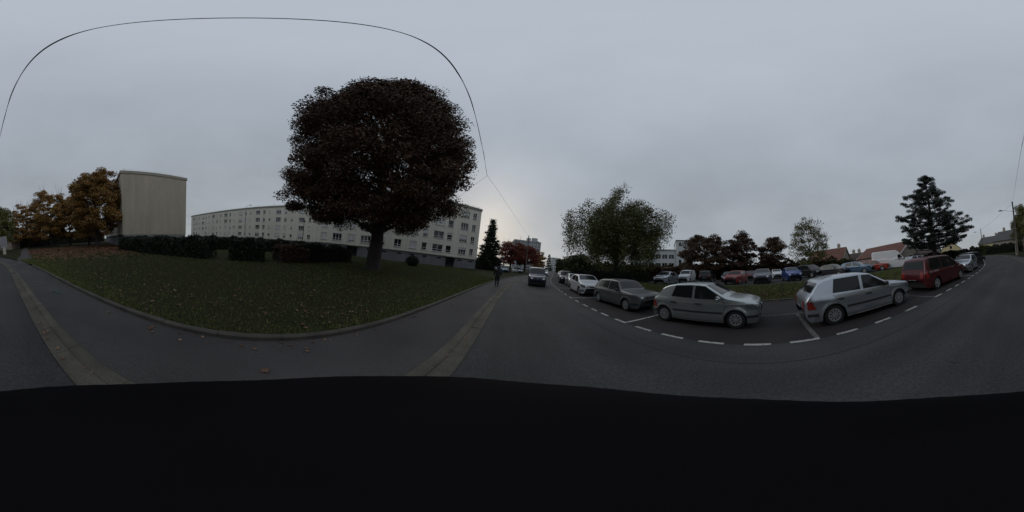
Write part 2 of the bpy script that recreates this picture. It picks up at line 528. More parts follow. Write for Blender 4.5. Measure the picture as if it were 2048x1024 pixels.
strip('gutter_far_front', [(-0.96, 0.03), (-0.8, 0.01), (-0.54, -0.005)], 40, 120, 2.0, M['concrete'])
strip('gutter_far_back', [(-0.96, 0.03), (-0.8, 0.01), (-0.54, -0.005)], -62, -30, 2.0, M['concrete'])
ed = strip('lawn_edge', [(-2.46, 0.04), (-2.32, 0.03)], -11.5, 60, 1.0, M['joint'])
piece_strip('edging_stone', [(-2.46, 0.02), (-2.455, 0.105), (-2.43, 0.118), (-2.36, 0.115), (-2.335, 0.10), (-2.33, 0.02)], -11.5, 45, 1.0, 0.008, M['edging'], ed, 0.006)
kb = strip('bank_kerb', [(9.36, 0.0), (9.52, 0.0)], -45, 75, 1.0, M['joint'])
piece_strip('edging_stone', [(9.36, 0.0), (9.365, 0.09), (9.40, 0.10), (9.49, 0.10), (9.51, 0.0)], -20, 25, 1.0, 0.01, M['edging'], kb, 0.005)

# ---- painted markings (parts of the road)
def flat_quad(name, pts, m, z=0.006, parent=road):
    q = MB()
    q.add([(x, y, z) for x, y in pts], [(0, 1, 2, 3)])
    return q.obj(name, m, parent)
def dash(y0, y1, m=M['paint'], s=3.6, w=0.10):
    flat_quad('dash_marking', [(cc(y0) + s - w / 2, y0), (cc(y0) + s + w / 2, y0), (cc(y1) + s + w / 2, y1), (cc(y1) + s - w / 2, y1)], m, 0.007)
def bayline(y, m, s0=3.65, s1=6.2, w=0.10, skew=0.0):
    flat_quad('bay_line', [(cc(y) + s0, y - w / 2), (cc(y) + s1, y - w / 2 + skew), (cc(y) + s1, y + w / 2 + skew), (cc(y) + s0, y + w / 2)], m, 0.007)
ydash = [(-1.02, -0.36), (-2.0, -1.44), (-3.1, -2.55), (-4.35, -3.75), (-5.58 - 0.56, -5.58), (-7.15, -6.6), (-8.1, -7.6), (-9.1, -8.5), (-10.2, -9.65), (-11.1, -10.6), (-12.4, -11.7), (-13.8, -13.1), (-15.2, -14.5), (-16.6, -15.9),
         (0.04, 0.61), (1.05, 1.65), (2.06, 2.7), (3.08, 3.68), (4.16, 4.75), (5.2, 5.75), (6.1, 6.6), (7.02, 7.6), (8.2, 8.8), (9.4, 10.0), (10.7, 11.3), (11.9, 12.5), (13.1, 13.7), (14.3, 14.9), (15.6, 16.2), (17, 17.6)]
for a, b in ydash:
    dash(a, b)
for a in range(19, 60, 2):
    dash(a, a + 1.1)
dash(-26, -17.5)
bayline(-0.98, M['oldpaint'], w=0.13)
bayline(4.2, M['paint'])
bayline(9.55, M['paint'], s0=3.7, s1=6.1)
bayline(14.9, M['paint'])
bayline(20.3, M['paint'])
bayline(-5.6, M['oldpaint'])
bayline(-11.05, M['paint'])
bayline(-26, M['paint'])
strip('bay_back_line', [(6.2, 0.008), (6.29, 0.008)], -5.5, 9.5, 0.5, M['oldpaint'], parent=road)
strip('tar_seam', [(2.72, 0.012), (2.745, 0.012)], -12, 14, 0.4, M['tar'], parent=road)
for x, y, w, h in ((1.5, 0.9, 0.25, 0.03), (1.2, 1.6, 0.05, 0.2), (2.2, 1.1, 0.18, 0.03), (1.1, -1.9, 0.2, 0.04), (1.9, -2.6, 0.05, 0.18), (2.5, 2.2, 0.2, 0.03)):
    flat_quad('patch_mark', [(x - w / 2, y - h / 2), (x + w / 2, y - h * 0.4), (x + w / 2.4, y + h / 2), (x - w / 2.2, y + h * 0.3)], M['tar'], 0.016)
# crossing line and green spray mark on the pavement
pv = bpy.data.objects['pavement']
flat_quad('line_marking', [(-2.28, -6.3), (-1.02, -6.05), (-1.02, -6.01), (-2.28, -6.26)], M['oldpaint'], 0.046, pv)
for i in range(7):
    x, y = -1.62 - 0.05 * (i % 3), -4.62 - 0.085 * i
    flat_quad('spray_mark', [(x - 0.14, y), (x + 0.1, y + 0.05 * (-1) ** i), (x + 0.1, y + 0.03 + 0.05 * (-1) ** i), (x - 0.14, y + 0.03)], M['greenpaint'], 0.046, pv)

# ------------------------------------------------------------------ grass and fallen leaves
def blades(n, xf, hmin, hmax, m, name, label):
    P = np.zeros((n, 4, 3), np.float32)
    pos = xf(n)
    ang = rng.uniform(0, 6.283, n)
    h = rng.uniform(hmin, hmax, n)
    w = rng.uniform(0.004, 0.009, n) * (1 + np.hypot(pos[:, 0], pos[:, 1]) / 6)
    dx, dy = np.cos(ang) * w, np.sin(ang) * w
    lx, ly = rng.normal(0, 0.35, n) * h, rng.normal(0, 0.35, n) * h
    base = pos
    P[:, 0] = base + np.stack([-dx, -dy, 0 * h], 1)
    P[:, 1] = base + np.stack([dx, dy, 0 * h], 1)
    P[:, 2] = base + np.stack([lx + dx * 0.2, ly + dy * 0.2, h], 1)
    P[:, 3] = base + np.stack([lx - dx * 0.2, ly - dy * 0.2, h], 1)
    o = bpy.data.objects.new(name, quads_mesh(name, P, m))
    link(o)
    return tag(o, label, 'grass', kind='stuff')
def lawn_pts(n):
    s = 2.5 + 24 * rng.uniform(0, 1, n) ** 1.9
    y = rng.uniform(-1, 1, n) * (15 + s * 1.1)
    x = np.array([cc(v) for v in y]) - s
    z = np.array([lawn_z(a, b) for a, b in zip(x, y)]) - 0.004
    return np.stack([x, y, z], 1)
blades(90000, lawn_pts, 0.025, 0.07, M['grass'], 'lawn_grass', 'short dark green grass covering the lawn beside the pavement')
def bank_pts(n):
    s = rng.uniform(9.6, 13.5, n)
    y = rng.uniform(-18, 16, n)
    x = np.array([cc(v) for v in y]) + s
    z = np.array([hz(a, b) for a, b in zip(x, y)]) + 0.025
    return np.stack([x, y, z], 1)
blades(26000, bank_pts, 0.05, 0.14, M['grass'], 'bank_grass', 'rough green grass on the bank below the car park')

def leaf_shape(name, seed):
    r = random.Random(seed)
    mb = MB()
    ring = []
    n = 9
    for i in range(n):
        t = 2 * math.pi * i / n
        rr = (0.5 if i % 2 else 0.34) * r.uniform(0.85, 1.15)
        ring.append((rr * math.cos(t), rr * 0.8 * math.sin(t), 0.1 * r.uniform(-0.6, 1.2)))
    mb.add(ring + [(0, 0, 0.05)], [(i, (i + 1) % n, n) for i in range(n)])
    return mb.mesh(name, M['deadleaf'])
def leafmat(c):
    return mat('fallen_leaf_tone', c, 0.75)
leaf_meshes = []
for i, c in enumerate([(0.13, 0.065, 0.038), (0.075, 0.034, 0.02), (0.17, 0.115, 0.075), (0.10, 0.045, 0.028), (0.12, 0.075, 0.048)]):
    me = leaf_shape('leaf', i)
    me.materials[0] = leafmat(c)
    leaf_meshes.append(me)
def put_leaf(x, y, z, s):
    o = bpy.data.objects.new('leaf', random.choice(leaf_meshes))
    o.location = (x, y, z)
    o.scale = (s, s, s)
    o.rotation_euler = (random.uniform(-0.3, 0.3), random.uniform(-0.3, 0.3), random.uniform(0, 6.28))
    link(o, lawn)
cl = [(-4.2, 0.2), (-4.0, -2.0), (-3.4, 1.6), (-3.2, 1.9), (-5.0, 3.1), (-3.3, -3.2), (-4.8, -4.6), (-3.9, -6.0)]
for i in range(210):
    if i < 110:
        c = random.choice(cl)
        x, y = c[0] + random.gauss(0, 0.55), c[1] + random.gauss(0, 0.7)
    else:
        x, y = -random.uniform(2.7, 9), random.uniform(-11, 9)
    if x > -2.55:
        x = -2.6 - random.random()
    put_leaf(x, y, lawn_z(x, y) + 0.045, random.uniform(0.07, 0.125))
for x, y in ((-2.1, -1.6), (-2.05, -2.7), (-1.6, 0.2), (-1.55, 5.2), (-1.9, 5.6), (-2.2, 3.6), (-2.1, 7.1)):
    put_leaf(x, y, 0.05, 0.12)
# orange carpet under the trees, far left: too many to count
n = 26000
a = rng.uniform(0, 6.283, n)
q = np.sqrt(rng.uniform(0, 1, n))
X = -13.5 + 13.0 * q * np.cos(a)
Y = -23 + 17.0 * q * np.sin(a)
keep = (X < -3.4 + (Y + 16) * 0.09) & (rng.uniform(0, 1, n) < np.clip((-Y - 8) / 11, 0.05, 1) * np.clip((1.0 - q) * 3.2, 0.0, 1))
X, Y = X[keep], Y[keep]
C = np.stack([X, Y, np.array([lawn_z(p, t) for p, t in zip(X, Y)]) + 0.03], 1)
o = link(bpy.data.objects.new('leaf_litter', quads_mesh('leaf_litter', leaf_quads(C, 0.2, 2.5), M['litter'])))
tag(o, 'carpet of orange brown fallen leaves under the golden trees', 'leaves', kind='stuff')
n = 2400
X = -2.6 - 11 * rng.power(1.2, n); Y = -15 + 26 * rng.uniform(0, 1, n) ** 1.9
C = np.stack([X, Y, np.array([lawn_z(p, t) for p, t in zip(X, Y)]) + 0.03], 1)
o = link(bpy.data.objects.new('scattered_leaves', quads_mesh('scattered_leaves', leaf_quads(C, 0.05, 2.0), M['deadleaf'])))
tag(o, 'small brown leaves scattered over the dark lawn', 'leaves', kind='stuff')
n = 2200
Y = rng.uniform(-12, 10, n); S = rng.normal(10.9, 0.55, n)
X = S + np.array([cc(v) for v in Y])
C = np.stack([X, Y, np.array([hz(p, t) for p, t in zip(X, Y)]) + 0.06], 1)
o = link(bpy.data.objects.new('bank_leaves', quads_mesh('bank_leaves', leaf_quads(C, 0.09, 2.0), M['litter'])))
tag(o, 'band of brown leaves along the foot of the grass bank', 'leaves', kind='stuff')

n = 420
Y = rng.uniform(-12, 16, n); S = np.where(rng.uniform(0, 1, n) < 0.6, rng.normal(-0.72, 0.06, n), -2.28 + np.abs(rng.normal(0, 0.14, n)))
X = S + np.array([cc(v) for v in Y])
C = np.stack([X, Y, np.where(S > -1.2, 0.022, 0.052)], 1)
o = link(bpy.data.objects.new('gutter_leaves', quads_mesh('gutter_leaves', leaf_quads(C, 0.045, 3.0), M['deadleaf'])))
tag(o, 'bits of brown leaf caught along the gutter and lawn edge', 'leaves', kind='stuff')

# ------------------------------------------------------------------ trees
def tree(name, label, pos, cz, rx, rz, nclump, nleaf, lsize, lmat, trunk_r, bark=None, zmin=None, seed=1, clump=(0.9, 0.45),
         group=None, shell=0.45, lobes=0.14, ry=None, trunk_top=None, nlimb=11, twigs=0, profile=None, droop=0.0, upbias=0.0, lean=0.0, twig_len=2.4, blunt=0.6, off=(0, 0), top=0.0, env=None):
    r = np.random.default_rng(seed)
    bark = bark or M['bark']
    x0, y0, z0 = pos
    root = empty(name, pos, 0, label, 'tree', group)
    ry = ry or rx
    zmin = zmin if zmin is not None else cz - rz
    ph = r.uniform(0, 6.28, 6)
    C = []
    while env and len(C) < nclump:
        zz = r.uniform(env[0][0] + 0.5, env[0][-1] - 0.4)
        rr = float(np.interp(zz, env[0], env[1]))
        if r.uniform() > (rr / max(env[1])) ** 1.1:
            continue
        az = r.uniform(0, 6.283)
        q = shell + (1 - shell) * r.uniform() ** 0.5
        lob = 1 + lobes * (math.sin(3 * az + ph[0] + zz * 0.5) * 0.5 + math.sin(5 * az + ph[1] - zz * 0.8) * 0.6 + math.sin(zz * 1.7 + ph[2] + 2 * az) * 0.6)
        rr = max(0.1, rr - clump[0] * 0.75) * q * lob
        C.append(np.array([math.cos(az) * rr + off[0], math.sin(az) * rr + off[1], zz]))
    while len(C) < nclump:
        v = r.normal(size=3); v /= np.linalg.norm(v)
        q = (shell + (1 - shell) * r.uniform() ** 0.5)
        az = math.atan2(v[1], v[0])
        lob = 1 + lobes * (math.sin(3 * az + ph[0] + 2 * v[2]) * 0.6 + math.sin(5 * az + ph[1] - 3 * v[2]) * 0.5 + math.sin(4 * v[2] * 2 + ph[2] + az) * 0.5)
        p = np.array([v[0] * rx, v[1] * ry, v[2] * rz]) * q * lob
        t = max(0.03, min(1.0, (p[2] / rz + 1) / 2))
        if profile or t < 0.5:
            f = profile(t) if profile else (1 - (2 * t - 1) ** 2) ** (-0.5 * blunt)
            p[0] *= f; p[1] *= f
        if t > 0.5 and top:
            k_ = 1 - top * ((t - 0.5) * 2) ** 1.3
            p[0] *= k_; p[1] *= k_
        p[0] += off[0]; p[1] += off[1]
        p[2] += cz
        if p[2] < zmin:
            if r.uniform() < 0.6:
                continue
            p[2] = zmin + r.uniform(0, 0.8)
        C.append(p)
    C = np.array(C)
    # trunk
    tt = trunk_top or cz + rz * 0.35
    tp = [Vector((lean * i / 6 * tt * 0.1 + 0.12 * trunk_r * math.sin(i * 2 + ph[3]), 0.12 * trunk_r * math.sin(i * 1.7), tt * i / 6)) for i in range(7)]
    mb = MB()
    mb.tube([tp[0] - Vector((0, 0, 0.15)), tp[0] + Vector((0, 0, 0.12))] + tp[1:], [trunk_r * 1.55, trunk_r * 1.25, trunk_r * 0.98, trunk_r * 0.9, trunk_r * 0.72, trunk_r * 0.5, trunk_r * 0.32, trunk_r * 0.15], 10)
    tr = mb.obj('trunk', bark, root, True)
    # limbs: each goes to a random clump, the other clumps hang on the nearest limb
    mb = MB()
    idx = r.choice(nclump, min(nlimb, nclump), replace=False)
    nodes = []
    for i in idx:
        e = Vector(C[i])
        h = max(zmin * 0.62, min(tt * 0.9, zmin * 0.7 + (e.z - zmin) * 0.55))
        b = Vector((0, 0, h))
        mid = b.lerp(e, 0.5) + Vector((0, 0, 0.12 * (e - b).length))
        pts = [b, b.lerp(mid, 0.55), mid, mid.lerp(e, 0.5) + Vector((0, 0, 0.05 * (e - b).length)), e]
        rr = trunk_r * 0.42
        mb.tube(pts, [rr, rr * 0.75, rr * 0.55, rr * 0.35, rr * 0.15], 6)
        nodes += pts[1:]
    NA = np.array([tuple(p) for p in nodes])
    for i in range(nclump):
        d = np.linalg.norm(NA - C[i], axis=1)
        b = Vector(NA[int(np.argmin(d))])
        e = Vector(C[i])
        L = (e - b).length
        if L < 0.05:
            continue
        m_ = b.lerp(e, 0.5) + Vector((0, 0, 0.1 * L))
        mb.tube([b, m_, e], [trunk_r * 0.11, trunk_r * 0.07, trunk_r * 0.02], 4, cap=False)
    # bare twigs
    for i in range(twigs):
        p = Vector(C[int(r.integers(nclump))])
        dirv = Vector((p.x * 0.25 / rx + r.normal(0, 0.18), p.y * 0.25 / ry + r.normal(0, 0.18), 1.0)).normalized()
        L = twig_len * r.uniform(0.5, 1.2)
        mb.tube([p, p + dirv * L * 0.5 + Vector((r.normal(0, .06), r.normal(0, .06), 0)), p + dirv * L], [0.035, 0.022, 0.008], 3, cap=False)
    mb.obj('limbs', bark if twigs == 0 else M['twig'], root, True)
    # leaves
    ci = r.integers(0, nclump, nleaf)
    G = r.normal(size=(nleaf, 3))
    G *= (r.uniform(0, 1, nleaf) ** 0.42 / np.linalg.norm(G, axis=1))[:, None] * np.array([clump[0], clump[0], clump[1]]) * 1.15
    G *= r.uniform(0.6, 1.35, nclump)[ci][:, None]
    P = C[ci] + G
    if droop:
        P[:, 2] -= droop * r.uniform(0, 1, nleaf) ** 2 * 2
    me = quads_mesh('crown', leaf_quads(P, lsize, upbias, r=r), lmat)
    o = bpy.data.objects.new('crown', me)
    link(o, root)
    return root

def conifer(name, label, pos, H, R, tiers, per, m, seed=3, zlow=0.8, size=0.22, trunk_r=0.2, up_=0.1, irregular=0.25, dens=70, profile=None, group=None):
    r = np.random.default_rng(seed)
    root = empty(name, pos, 0, label, 'tree', group)
    mb = MB()
    mb.tube([(0, 0, -0.2), (0.05, 0, H * 0.4), (0, 0.05, H * 0.75), (0, 0, H)], [trunk_r * 1.2, trunk_r * 0.85, trunk_r * 0.45, 0.03], 9)
    mb.obj('trunk', M['bark'], root, True)
    lb = MB()
    P = []
    for i in range(tiers):
        t = i / (tiers - 1)
        z = zlow + (H - zlow) * t
        rad_ = R * (profile(t) if profile else (1 - t) ** 0.8)
        k = max(3, int(per * (0.35 + 0.65 * (1 - t))))
        for j in range(k):
            a = 6.283 * (j + r.uniform(-0.35, 0.35)) / k + i * 1.1
            L = rad_ * r.uniform(1 - 2 * irregular, 1 + irregular * 0.4)
            e = Vector((math.cos(a) * L, math.sin(a) * L, z + up_ * L + r.normal(0, 0.15)))
            b = Vector((0, 0, max(0.3, z - 0.05 * L)))
            lb.tube([b, b.lerp(e, 0.5) + Vector((0, 0, -0.04 * L)), e], [trunk_r * 0.28, trunk_r * 0.16, 0.02], 4, cap=False)
            nn = int(dens * (0.3 + L / R))
            f = 1 - 0.72 * r.power(1.0, nn) ** 1.5
            c = np.array(b)[None] + (np.array(e) - np.array(b))[None] * f[:, None]
            sp = 0.12 * R * (0.5 + 0.5 * (1 - f))[:, None] + 0.08
            P.append(c + r.normal(size=(nn, 3)) * sp * np.array([1, 1, 0.5]) + np.array([0, 0, 0.06 * L]))
    lb.obj('limbs', M['bark'], root, True)
    P = np.concatenate(P)
    o = bpy.data.objects.new('crown', quads_mesh('crown', leaf_quads(P, size, 0.2, 0.35, r=r), m))
    link(o, root)
    return root

# the big copper beech on the lawn
tree('copper_beech', 'huge dark copper beech with round crown standing alone on the lawn', (-9.88, 8.84, 0.05), 10.5, 6.8, 7.0, 950, 345000, 0.104, M['l_beech'], 0.52,
     zmin=4.4, seed=14, clump=(0.85, 0.46), lobes=0.12, off=(-0.45, -0.45), env=([3.2, 4.2, 6, 8.5, 11, 13.6, 16.4, 18.8, 20.8, 22.4], [3.6, 6.0, 7.3, 7.6, 7.2, 6.3, 5.0, 3.8, 2.5, 1.0]), trunk_top=15.5, nlimb=18, shell=0.42, twigs=90, twig_len=2.0)
# golden row far left
tree('golden_tree', 'dense golden brown tree beside the blank gable wall', (-17.4, -25.4, 0.05), 8.8, 4.7, 6.5, 260, 60000, 0.19, M['l_gold'], 0.33, zmin=2.3, seed=21, clump=(0.9, 0.5), twigs=45, lobes=0.1, group='autumn trees in a row at the left', twig_len=1.8)
tree('orange_tree', 'thin orange leaved tree with bare upright twigs left of the golden tree', (-15.5, -45.4, 0.05), 9.4, 6.0, 7.2, 230, 42000, 0.22, M['l_orange'], 0.34, zmin=2.8, seed=22, clump=(0.9, 0.5), twigs=210, group='autumn trees in a row at the left', twig_len=3.4)
tree('orange_tree', 'nearly bare orange tree, leftmost and farthest of the autumn row', (-10.6, -57, 0.05), 8.4, 6.4, 6.8, 190, 28000, 0.26, M['l_orange'], 0.3, zmin=2.6, seed=23, twigs=190, group='autumn trees in a row at the left', twig_len=3.4)
tree('orange_tree', 'dull orange tree partly hidden between the golden tree and the thin one', (-22, -47, 0.05), 8.2, 6.2, 6.9, 200, 40000, 0.26, M['l_orange'], 0.3, zmin=2.6, seed=24, twigs=90, group='autumn trees in a row at the left', twig_len=2.5)
tree('orange_tree', 'low amber tree squeezed between the golden tree and the gable block', (-22.5, -36.5, 0.05), 6.2, 4.2, 5.0, 130, 22000, 0.24, M['l_gold'], 0.26, zmin=1.6, seed=27, group='autumn trees in a row at the left')
tree('brown_tree', 'small brown tree behind the autumn row near the footpath', (-16, -62, 0.05), 6.0, 6.5, 5.0, 140, 18000, 0.28, M['l_brown'], 0.25, zmin=1.5, seed=25)
tree('roadside_tree', 'green brown tree overhanging the pole at the road bend', (-1.0, -41.5, 0.05), 7.2, 3.3, 4.8, 130, 17000, 0.22, M['l_birch'], 0.25, zmin=2.4, seed=26, clump=(0.8, 0.6), droop=0.6)
# front
conifer('cedar_tree', 'dark pointed conifer right of the cream flats', (-5.8, 41.6, 0.05), 13.0, 3.4, 18, 10, M['l_dark'], 31, 0.8, 0.3, 0.22, 0.15, 0.3, 260)
tree('red_tree', 'red leaved tree left of the approaching van, nearest of the red ones', (-0.2, 47, 0), 5.0, 3.6, 3.6, 120, 15000, 0.2, M['l_red'], 0.26, zmin=2.3, seed=32, group='red trees along the street')
tree('red_tree', 'broad red brown tree directly behind the approaching van', (4.2, 50, 0), 5.2, 3.6, 3.4, 120, 15000, 0.2, M['l_red'], 0.26, zmin=2.3, seed=33, group='red trees along the street')
tree('red_tree', 'smaller orange red tree farther down the street past the van', (12.0, 74, 0), 5.2, 3.8, 3.8, 100, 10000, 0.26, M['l_orange'], 0.24, zmin=1.8, seed=34, group='red trees along the street')
tree('bare_tree', 'thin red bare topped tree between the conifer and the red trees', (-2.5, 56, 0), 6.5, 2.6, 3.4, 60, 3500, 0.22, M['l_red'], 0.18, zmin=2.5, seed=35, twigs=70)
conifer('far_conifer', 'small dark conifer at the far end of the street', (29.5, 127, 0), 13, 3.6, 10, 7, M['l_dark'], 36, 1.0, 0.7, 0.25, 0.0, 0.2, 110)
for i, (x, y, lab) in enumerate(((13.2, 30, 'low green tree behind the parked row, nearest the white hatchback'), (17.5, 43, 'dull green tree halfway along the right side of the street'), (23.5, 58, 'distant green tree on the right side of the street'), (29, 78, 'farthest green tree on the right before the pale blocks'))):
    tree('street_tree', lab, (x, y, hz(x, y)), 3.0 + i * 0.45, 2.4 + 0.6 * i, 2.2 + 0.4 * i, 80, 9000, 0.2 + 0.05 * i, M['l_green'], 0.2, zmin=1.4, seed=40 + i, group='green trees on the right of the street')
# the spreading birch
tree('birch_tree', 'wide spreading green birch with drooping branches behind the parked cars', (15.0, 20.0, PLAT), 8.0, 7.3, 5.4, 340, 84000, 0.145, M['l_birch'], 0.34, zmin=3.6, seed=51, clump=(0.95, 0.5), lobes=0.2, shell=0.3, droop=1.4, blunt=0.35, nlimb=16, twigs=40, twig_len=1.5)
tree('brown_tree', 'round brown dome shaped tree behind the red hatchback', (31.5, 12.7, PLAT), 4.9, 5.0, 4.7, 190, 34000, 0.2, M['l_brown'], 0.3, zmin=1.6, seed=52, lobes=0.07)
tree('maroon_tree', 'dark red tree right of the round brown one', (35.6, 5.6, PLAT), 5.3, 3.2, 4.6, 130, 20000, 0.22, M['l_maroon'], 0.25, zmin=1.0, seed=53)
tree('brown_tree', 'dark brown tree behind the grey blue saloon', (36.5, -1.2, PLAT), 4.8, 3.1, 4.2, 110, 15000, 0.22, M['l_brown'], 0.25, zmin=0.8, seed=54)
tree('thin_tree', 'half bare round tree with pale twigs behind the blue car', (30.9, -8.4, PLAT), 6.2, 3.7, 4.8, 150, 9500, 0.17, M['l_birch'], 0.2, zmin=1.4, seed=55, twigs=150, bark=M['bark2'], twig_len=1.6)
def pine(name, label, pos, H, seed=61):
    """Scots pine habit: separate flat needle pads on rising branches, open between the tiers"""
    r = np.random.default_rng(seed)
    root = empty(name, pos, 0, label, 'tree')
    mb = MB()
    tr_ = [(0, 0, -0.3), (0.1, 0, H * 0.3), (-0.05, 0.08, H * 0.6), (0.02, 0, H * 0.97)]
    mb.tube(tr_, [0.42, 0.33, 0.22, 0.05], 10)
    mb.obj('trunk', M['bark'], root, True)
    lb = MB()
    P, A = [], []
    zs_ = [2.6, 3.3, 4.0, 4.8, 5.6, 6.5, 7.4, 8.4, 9.4, 10.4, 11.4, 12.4, 13.4, 14.2, 14.8]
    rs_ = [5.2, 6.3, 6.6, 6.0, 5.6, 5.5, 5.0, 4.6, 4.5, 3.8, 3.2, 2.5, 1.9, 1.1, 0.5]
    for i, (z, R_) in enumerate(zip(zs_, rs_)):
        k = 7 if R_ > 2 else 5
        for j in range(k):
            a = 6.283 * (j + r.uniform(-0.3, 0.3)) / k + i * 0.9
            L = R_ * r.uniform(0.5, 1.12)
            e = Vector((math.cos(a) * L, math.sin(a) * L, z + 0.10 * L + r.normal(0, 0.2)))
            b = Vector((0, 0, z - 0.1 * L))
            m_ = b.lerp(e, 0.55) - Vector((0, 0, 0.07 * L))
            lb.tube([b, m_, e], [0.09, 0.06, 0.02], 5, cap=False)
            npad = max(2, int(L * 1.5))
            for q in range(npad):
                f = 1 - 0.62 * q / npad
                side = r.normal(0, 0.16 * L * (0.4 + 0.6 * (1 - abs(2 * f - 1.5))))
                c = b.lerp(e, f) + Vector((-math.sin(a) * side, math.cos(a) * side, 0.12 + r.normal(0, 0.1)))
                lb.tube([b.lerp(e, max(0.2, f - 0.12)), c], [0.03, 0.015], 3, cap=False)
                pr_ = r.uniform(0.36, 0.66)
                n_ = int(170 * pr_ / 0.6)
                g = r.normal(size=(n_, 3))
                g *= (r.uniform(0, 1, n_) ** 0.4 / np.linalg.norm(g, axis=1))[:, None]
                P.append(np.array(c)[None] + g * np.array([pr_, pr_, pr_ * 0.55]))
    lb.obj('limbs', M['bark'], root, True)
    P = np.concatenate(P)
    link(bpy.data.objects.new('crown', quads_mesh('crown', leaf_quads(P, 0.24, 0.0, 0.2, r=r), M['l_pine'])), root)
    return root
pine('pine_tree', 'tall dark pine with layered branches above the red people carrier', (13.9, -23.1, PLAT), 15.4)

# ------------------------------------------------------------------ hedges and bushes
def hedge(name, label, pts, w, h, m, n, ls=0.1, group=None, z=0.0, rough=0.18, seed=5, cat='hedge'):
    r = np.random.default_rng(seed)
    root = empty(name, (pts[0][0], pts[0][1], z), 0, label, cat, group)
    ox, oy = pts[0]
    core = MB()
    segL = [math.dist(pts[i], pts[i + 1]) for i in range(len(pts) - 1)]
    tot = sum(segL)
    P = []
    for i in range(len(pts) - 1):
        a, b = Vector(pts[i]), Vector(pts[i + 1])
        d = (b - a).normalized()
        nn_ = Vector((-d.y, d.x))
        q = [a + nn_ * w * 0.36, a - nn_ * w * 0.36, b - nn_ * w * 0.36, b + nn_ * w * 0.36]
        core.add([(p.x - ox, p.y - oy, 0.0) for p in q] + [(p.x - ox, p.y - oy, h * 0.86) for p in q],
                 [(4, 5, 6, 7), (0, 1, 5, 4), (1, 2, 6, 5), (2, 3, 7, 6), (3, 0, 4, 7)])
        k = int(n * segL[i] / tot)
        t = r.uniform(-0.3 / segL[i], 1 + 0.3 / segL[i], k)
        face = r.uniform(0, 1, k)
        u = np.where(face < 0.66, np.where(r.uniform(0, 1, k) < 0.5, -1, 1) * 0.5, r.uniform(-0.5, 0.5, k)) * w
        zz = np.where(face < 0.66, r.uniform(0, 1, k) ** 0.8 * h, h)
        wob = 1 + rough * (np.sin(t * segL[i] * 1.9 + i) * 0.5 + np.sin(t * segL[i] * 4.7 + 2) * 0.3)
        u = u * (1 - 0.22 * (zz / h) ** 3) + r.normal(0, 0.09, k)
        zz = zz * wob + r.normal(0, 0.07, k)
        X = a.x + d.x * t * segL[i] + nn_.x * u - ox
        Y = a.y + d.y * t * segL[i] + nn_.y * u - oy
        P.append(np.stack([X, Y, np.maximum(zz, 0.02)], 1))
    core.obj('dark_core', M['hedgecore'], root)  # solid dark box filling the hedge inside its leaf shell
    P = np.concatenate(P)
    o = bpy.data.objects.new('foliage', quads_mesh('foliage', leaf_quads(P, ls, 0.3, r=r), m))
    link(o, root)
    return root

hedge('clipped_hedge', 'long dark clipped hedge in front of the blank gable wall', [(-15.2, -15.6), (-13.2, -8.6), (-12.2, -3.6)], 1.7, 1.55, M['l_dark'], 26000, 0.11, 'dark hedges across the lawn', seed=71)
hedge('clipped_hedge', 'short dark hedge block in the middle between two gaps', [(-12.3, -1.7), (-12.6, 0.3)], 1.6, 1.5, M['l_dark'], 11000, 0.11, 'dark hedges across the lawn', seed=72)
hedge('clipped_hedge', 'reddish brown end bush of the hedge nearest the beech trunk', [(-13.0, 2.0), (-13.6, 4.0)], 1.6, 1.25, M['l_maroon'], 9000, 0.10, 'dark hedges across the lawn', seed=73)
hedge('clipped_hedge', 'dark hedge running towards the beech trunk in front of the flats', [(-14.1, 4.4), (-15.9, 9.6)], 1.7, 1.5, M['l_dark'], 17000, 0.11, 'dark hedges across the lawn', seed=74)
hedge('clipped_hedge', 'distant dark hedge row below the long block of flats', [(-22, -7), (-25, 8)], 1.4, 1.75, M['l_dark'], 14000, 0.14, 'dark hedges across the lawn', seed=75)
hedge('boundary_hedge', 'tall dark hedge behind the autumn trees at the left', [(-2.6, -66), (-14, -72), (-34, -72), (-52, -70)], 2.4, 4.6, M['l_dark'], 24000, 0.3, seed=76)
hedge('boundary_hedge', 'dark hedge along the gardens at the road bend', [(0.4, -53), (6.0, -55.5), (13.2, -56.5)], 2.0, 2.9, M['l_dark'], 15000, 0.2, seed=77)
hedge('boundary_hedge', 'dark shrubs at the foot of the tall pine', [(9.5, -33), (12.5, -26.5), (17.5, -26)], 2.0, 1.5, M['l_dark'], 13000, 0.16, z=0.6, seed=78)
hedge('low_hedge', 'low black green hedge behind the white hatchback', [(10.5, 24.5), (13.0, 17.2), (16.6, 15.0)], 1.2, 1.15, M['l_dark'], 14000, 0.12, z=0.62, seed=79)
hedge('boundary_hedge', 'far dark tree line seen beneath the birch', [(19, 66), (33, 56), (45, 46)], 3.0, 5.0, M['l_green'], 16000, 0.36, z=PLAT, seed=86)
hedge('low_hedge', 'dark undergrowth along the back of the car park', [(31, 30), (34, 20), (36, 8), (38, -6), (36, -16)], 2.2, 3.2, M['l_brown'], 26000, 0.22, z=PLAT, seed=80)
hedge('red_shrub', 'reddish shrubs under the birch tree', [(20.5, 22.5), (23, 17.5)], 2.2, 2.3, M['l_maroon'], 9000, 0.16, z=PLAT, seed=81, cat='shrub')
hedge('green_shrub', 'dark green shrubs before the red roofed house', [(33, -13), (34, -19)], 2.2, 2.4, M['l_green'], 8000, 0.2, z=PLAT, seed=82, cat='shrub')
hedge('dark_shrub', 'dark thicket under the conifer beside the flats', [(-8.6, 39), (-3.5, 43)], 2.4, 2.6, M['l_dark'], 12000, 0.18, seed=83, cat='shrub')
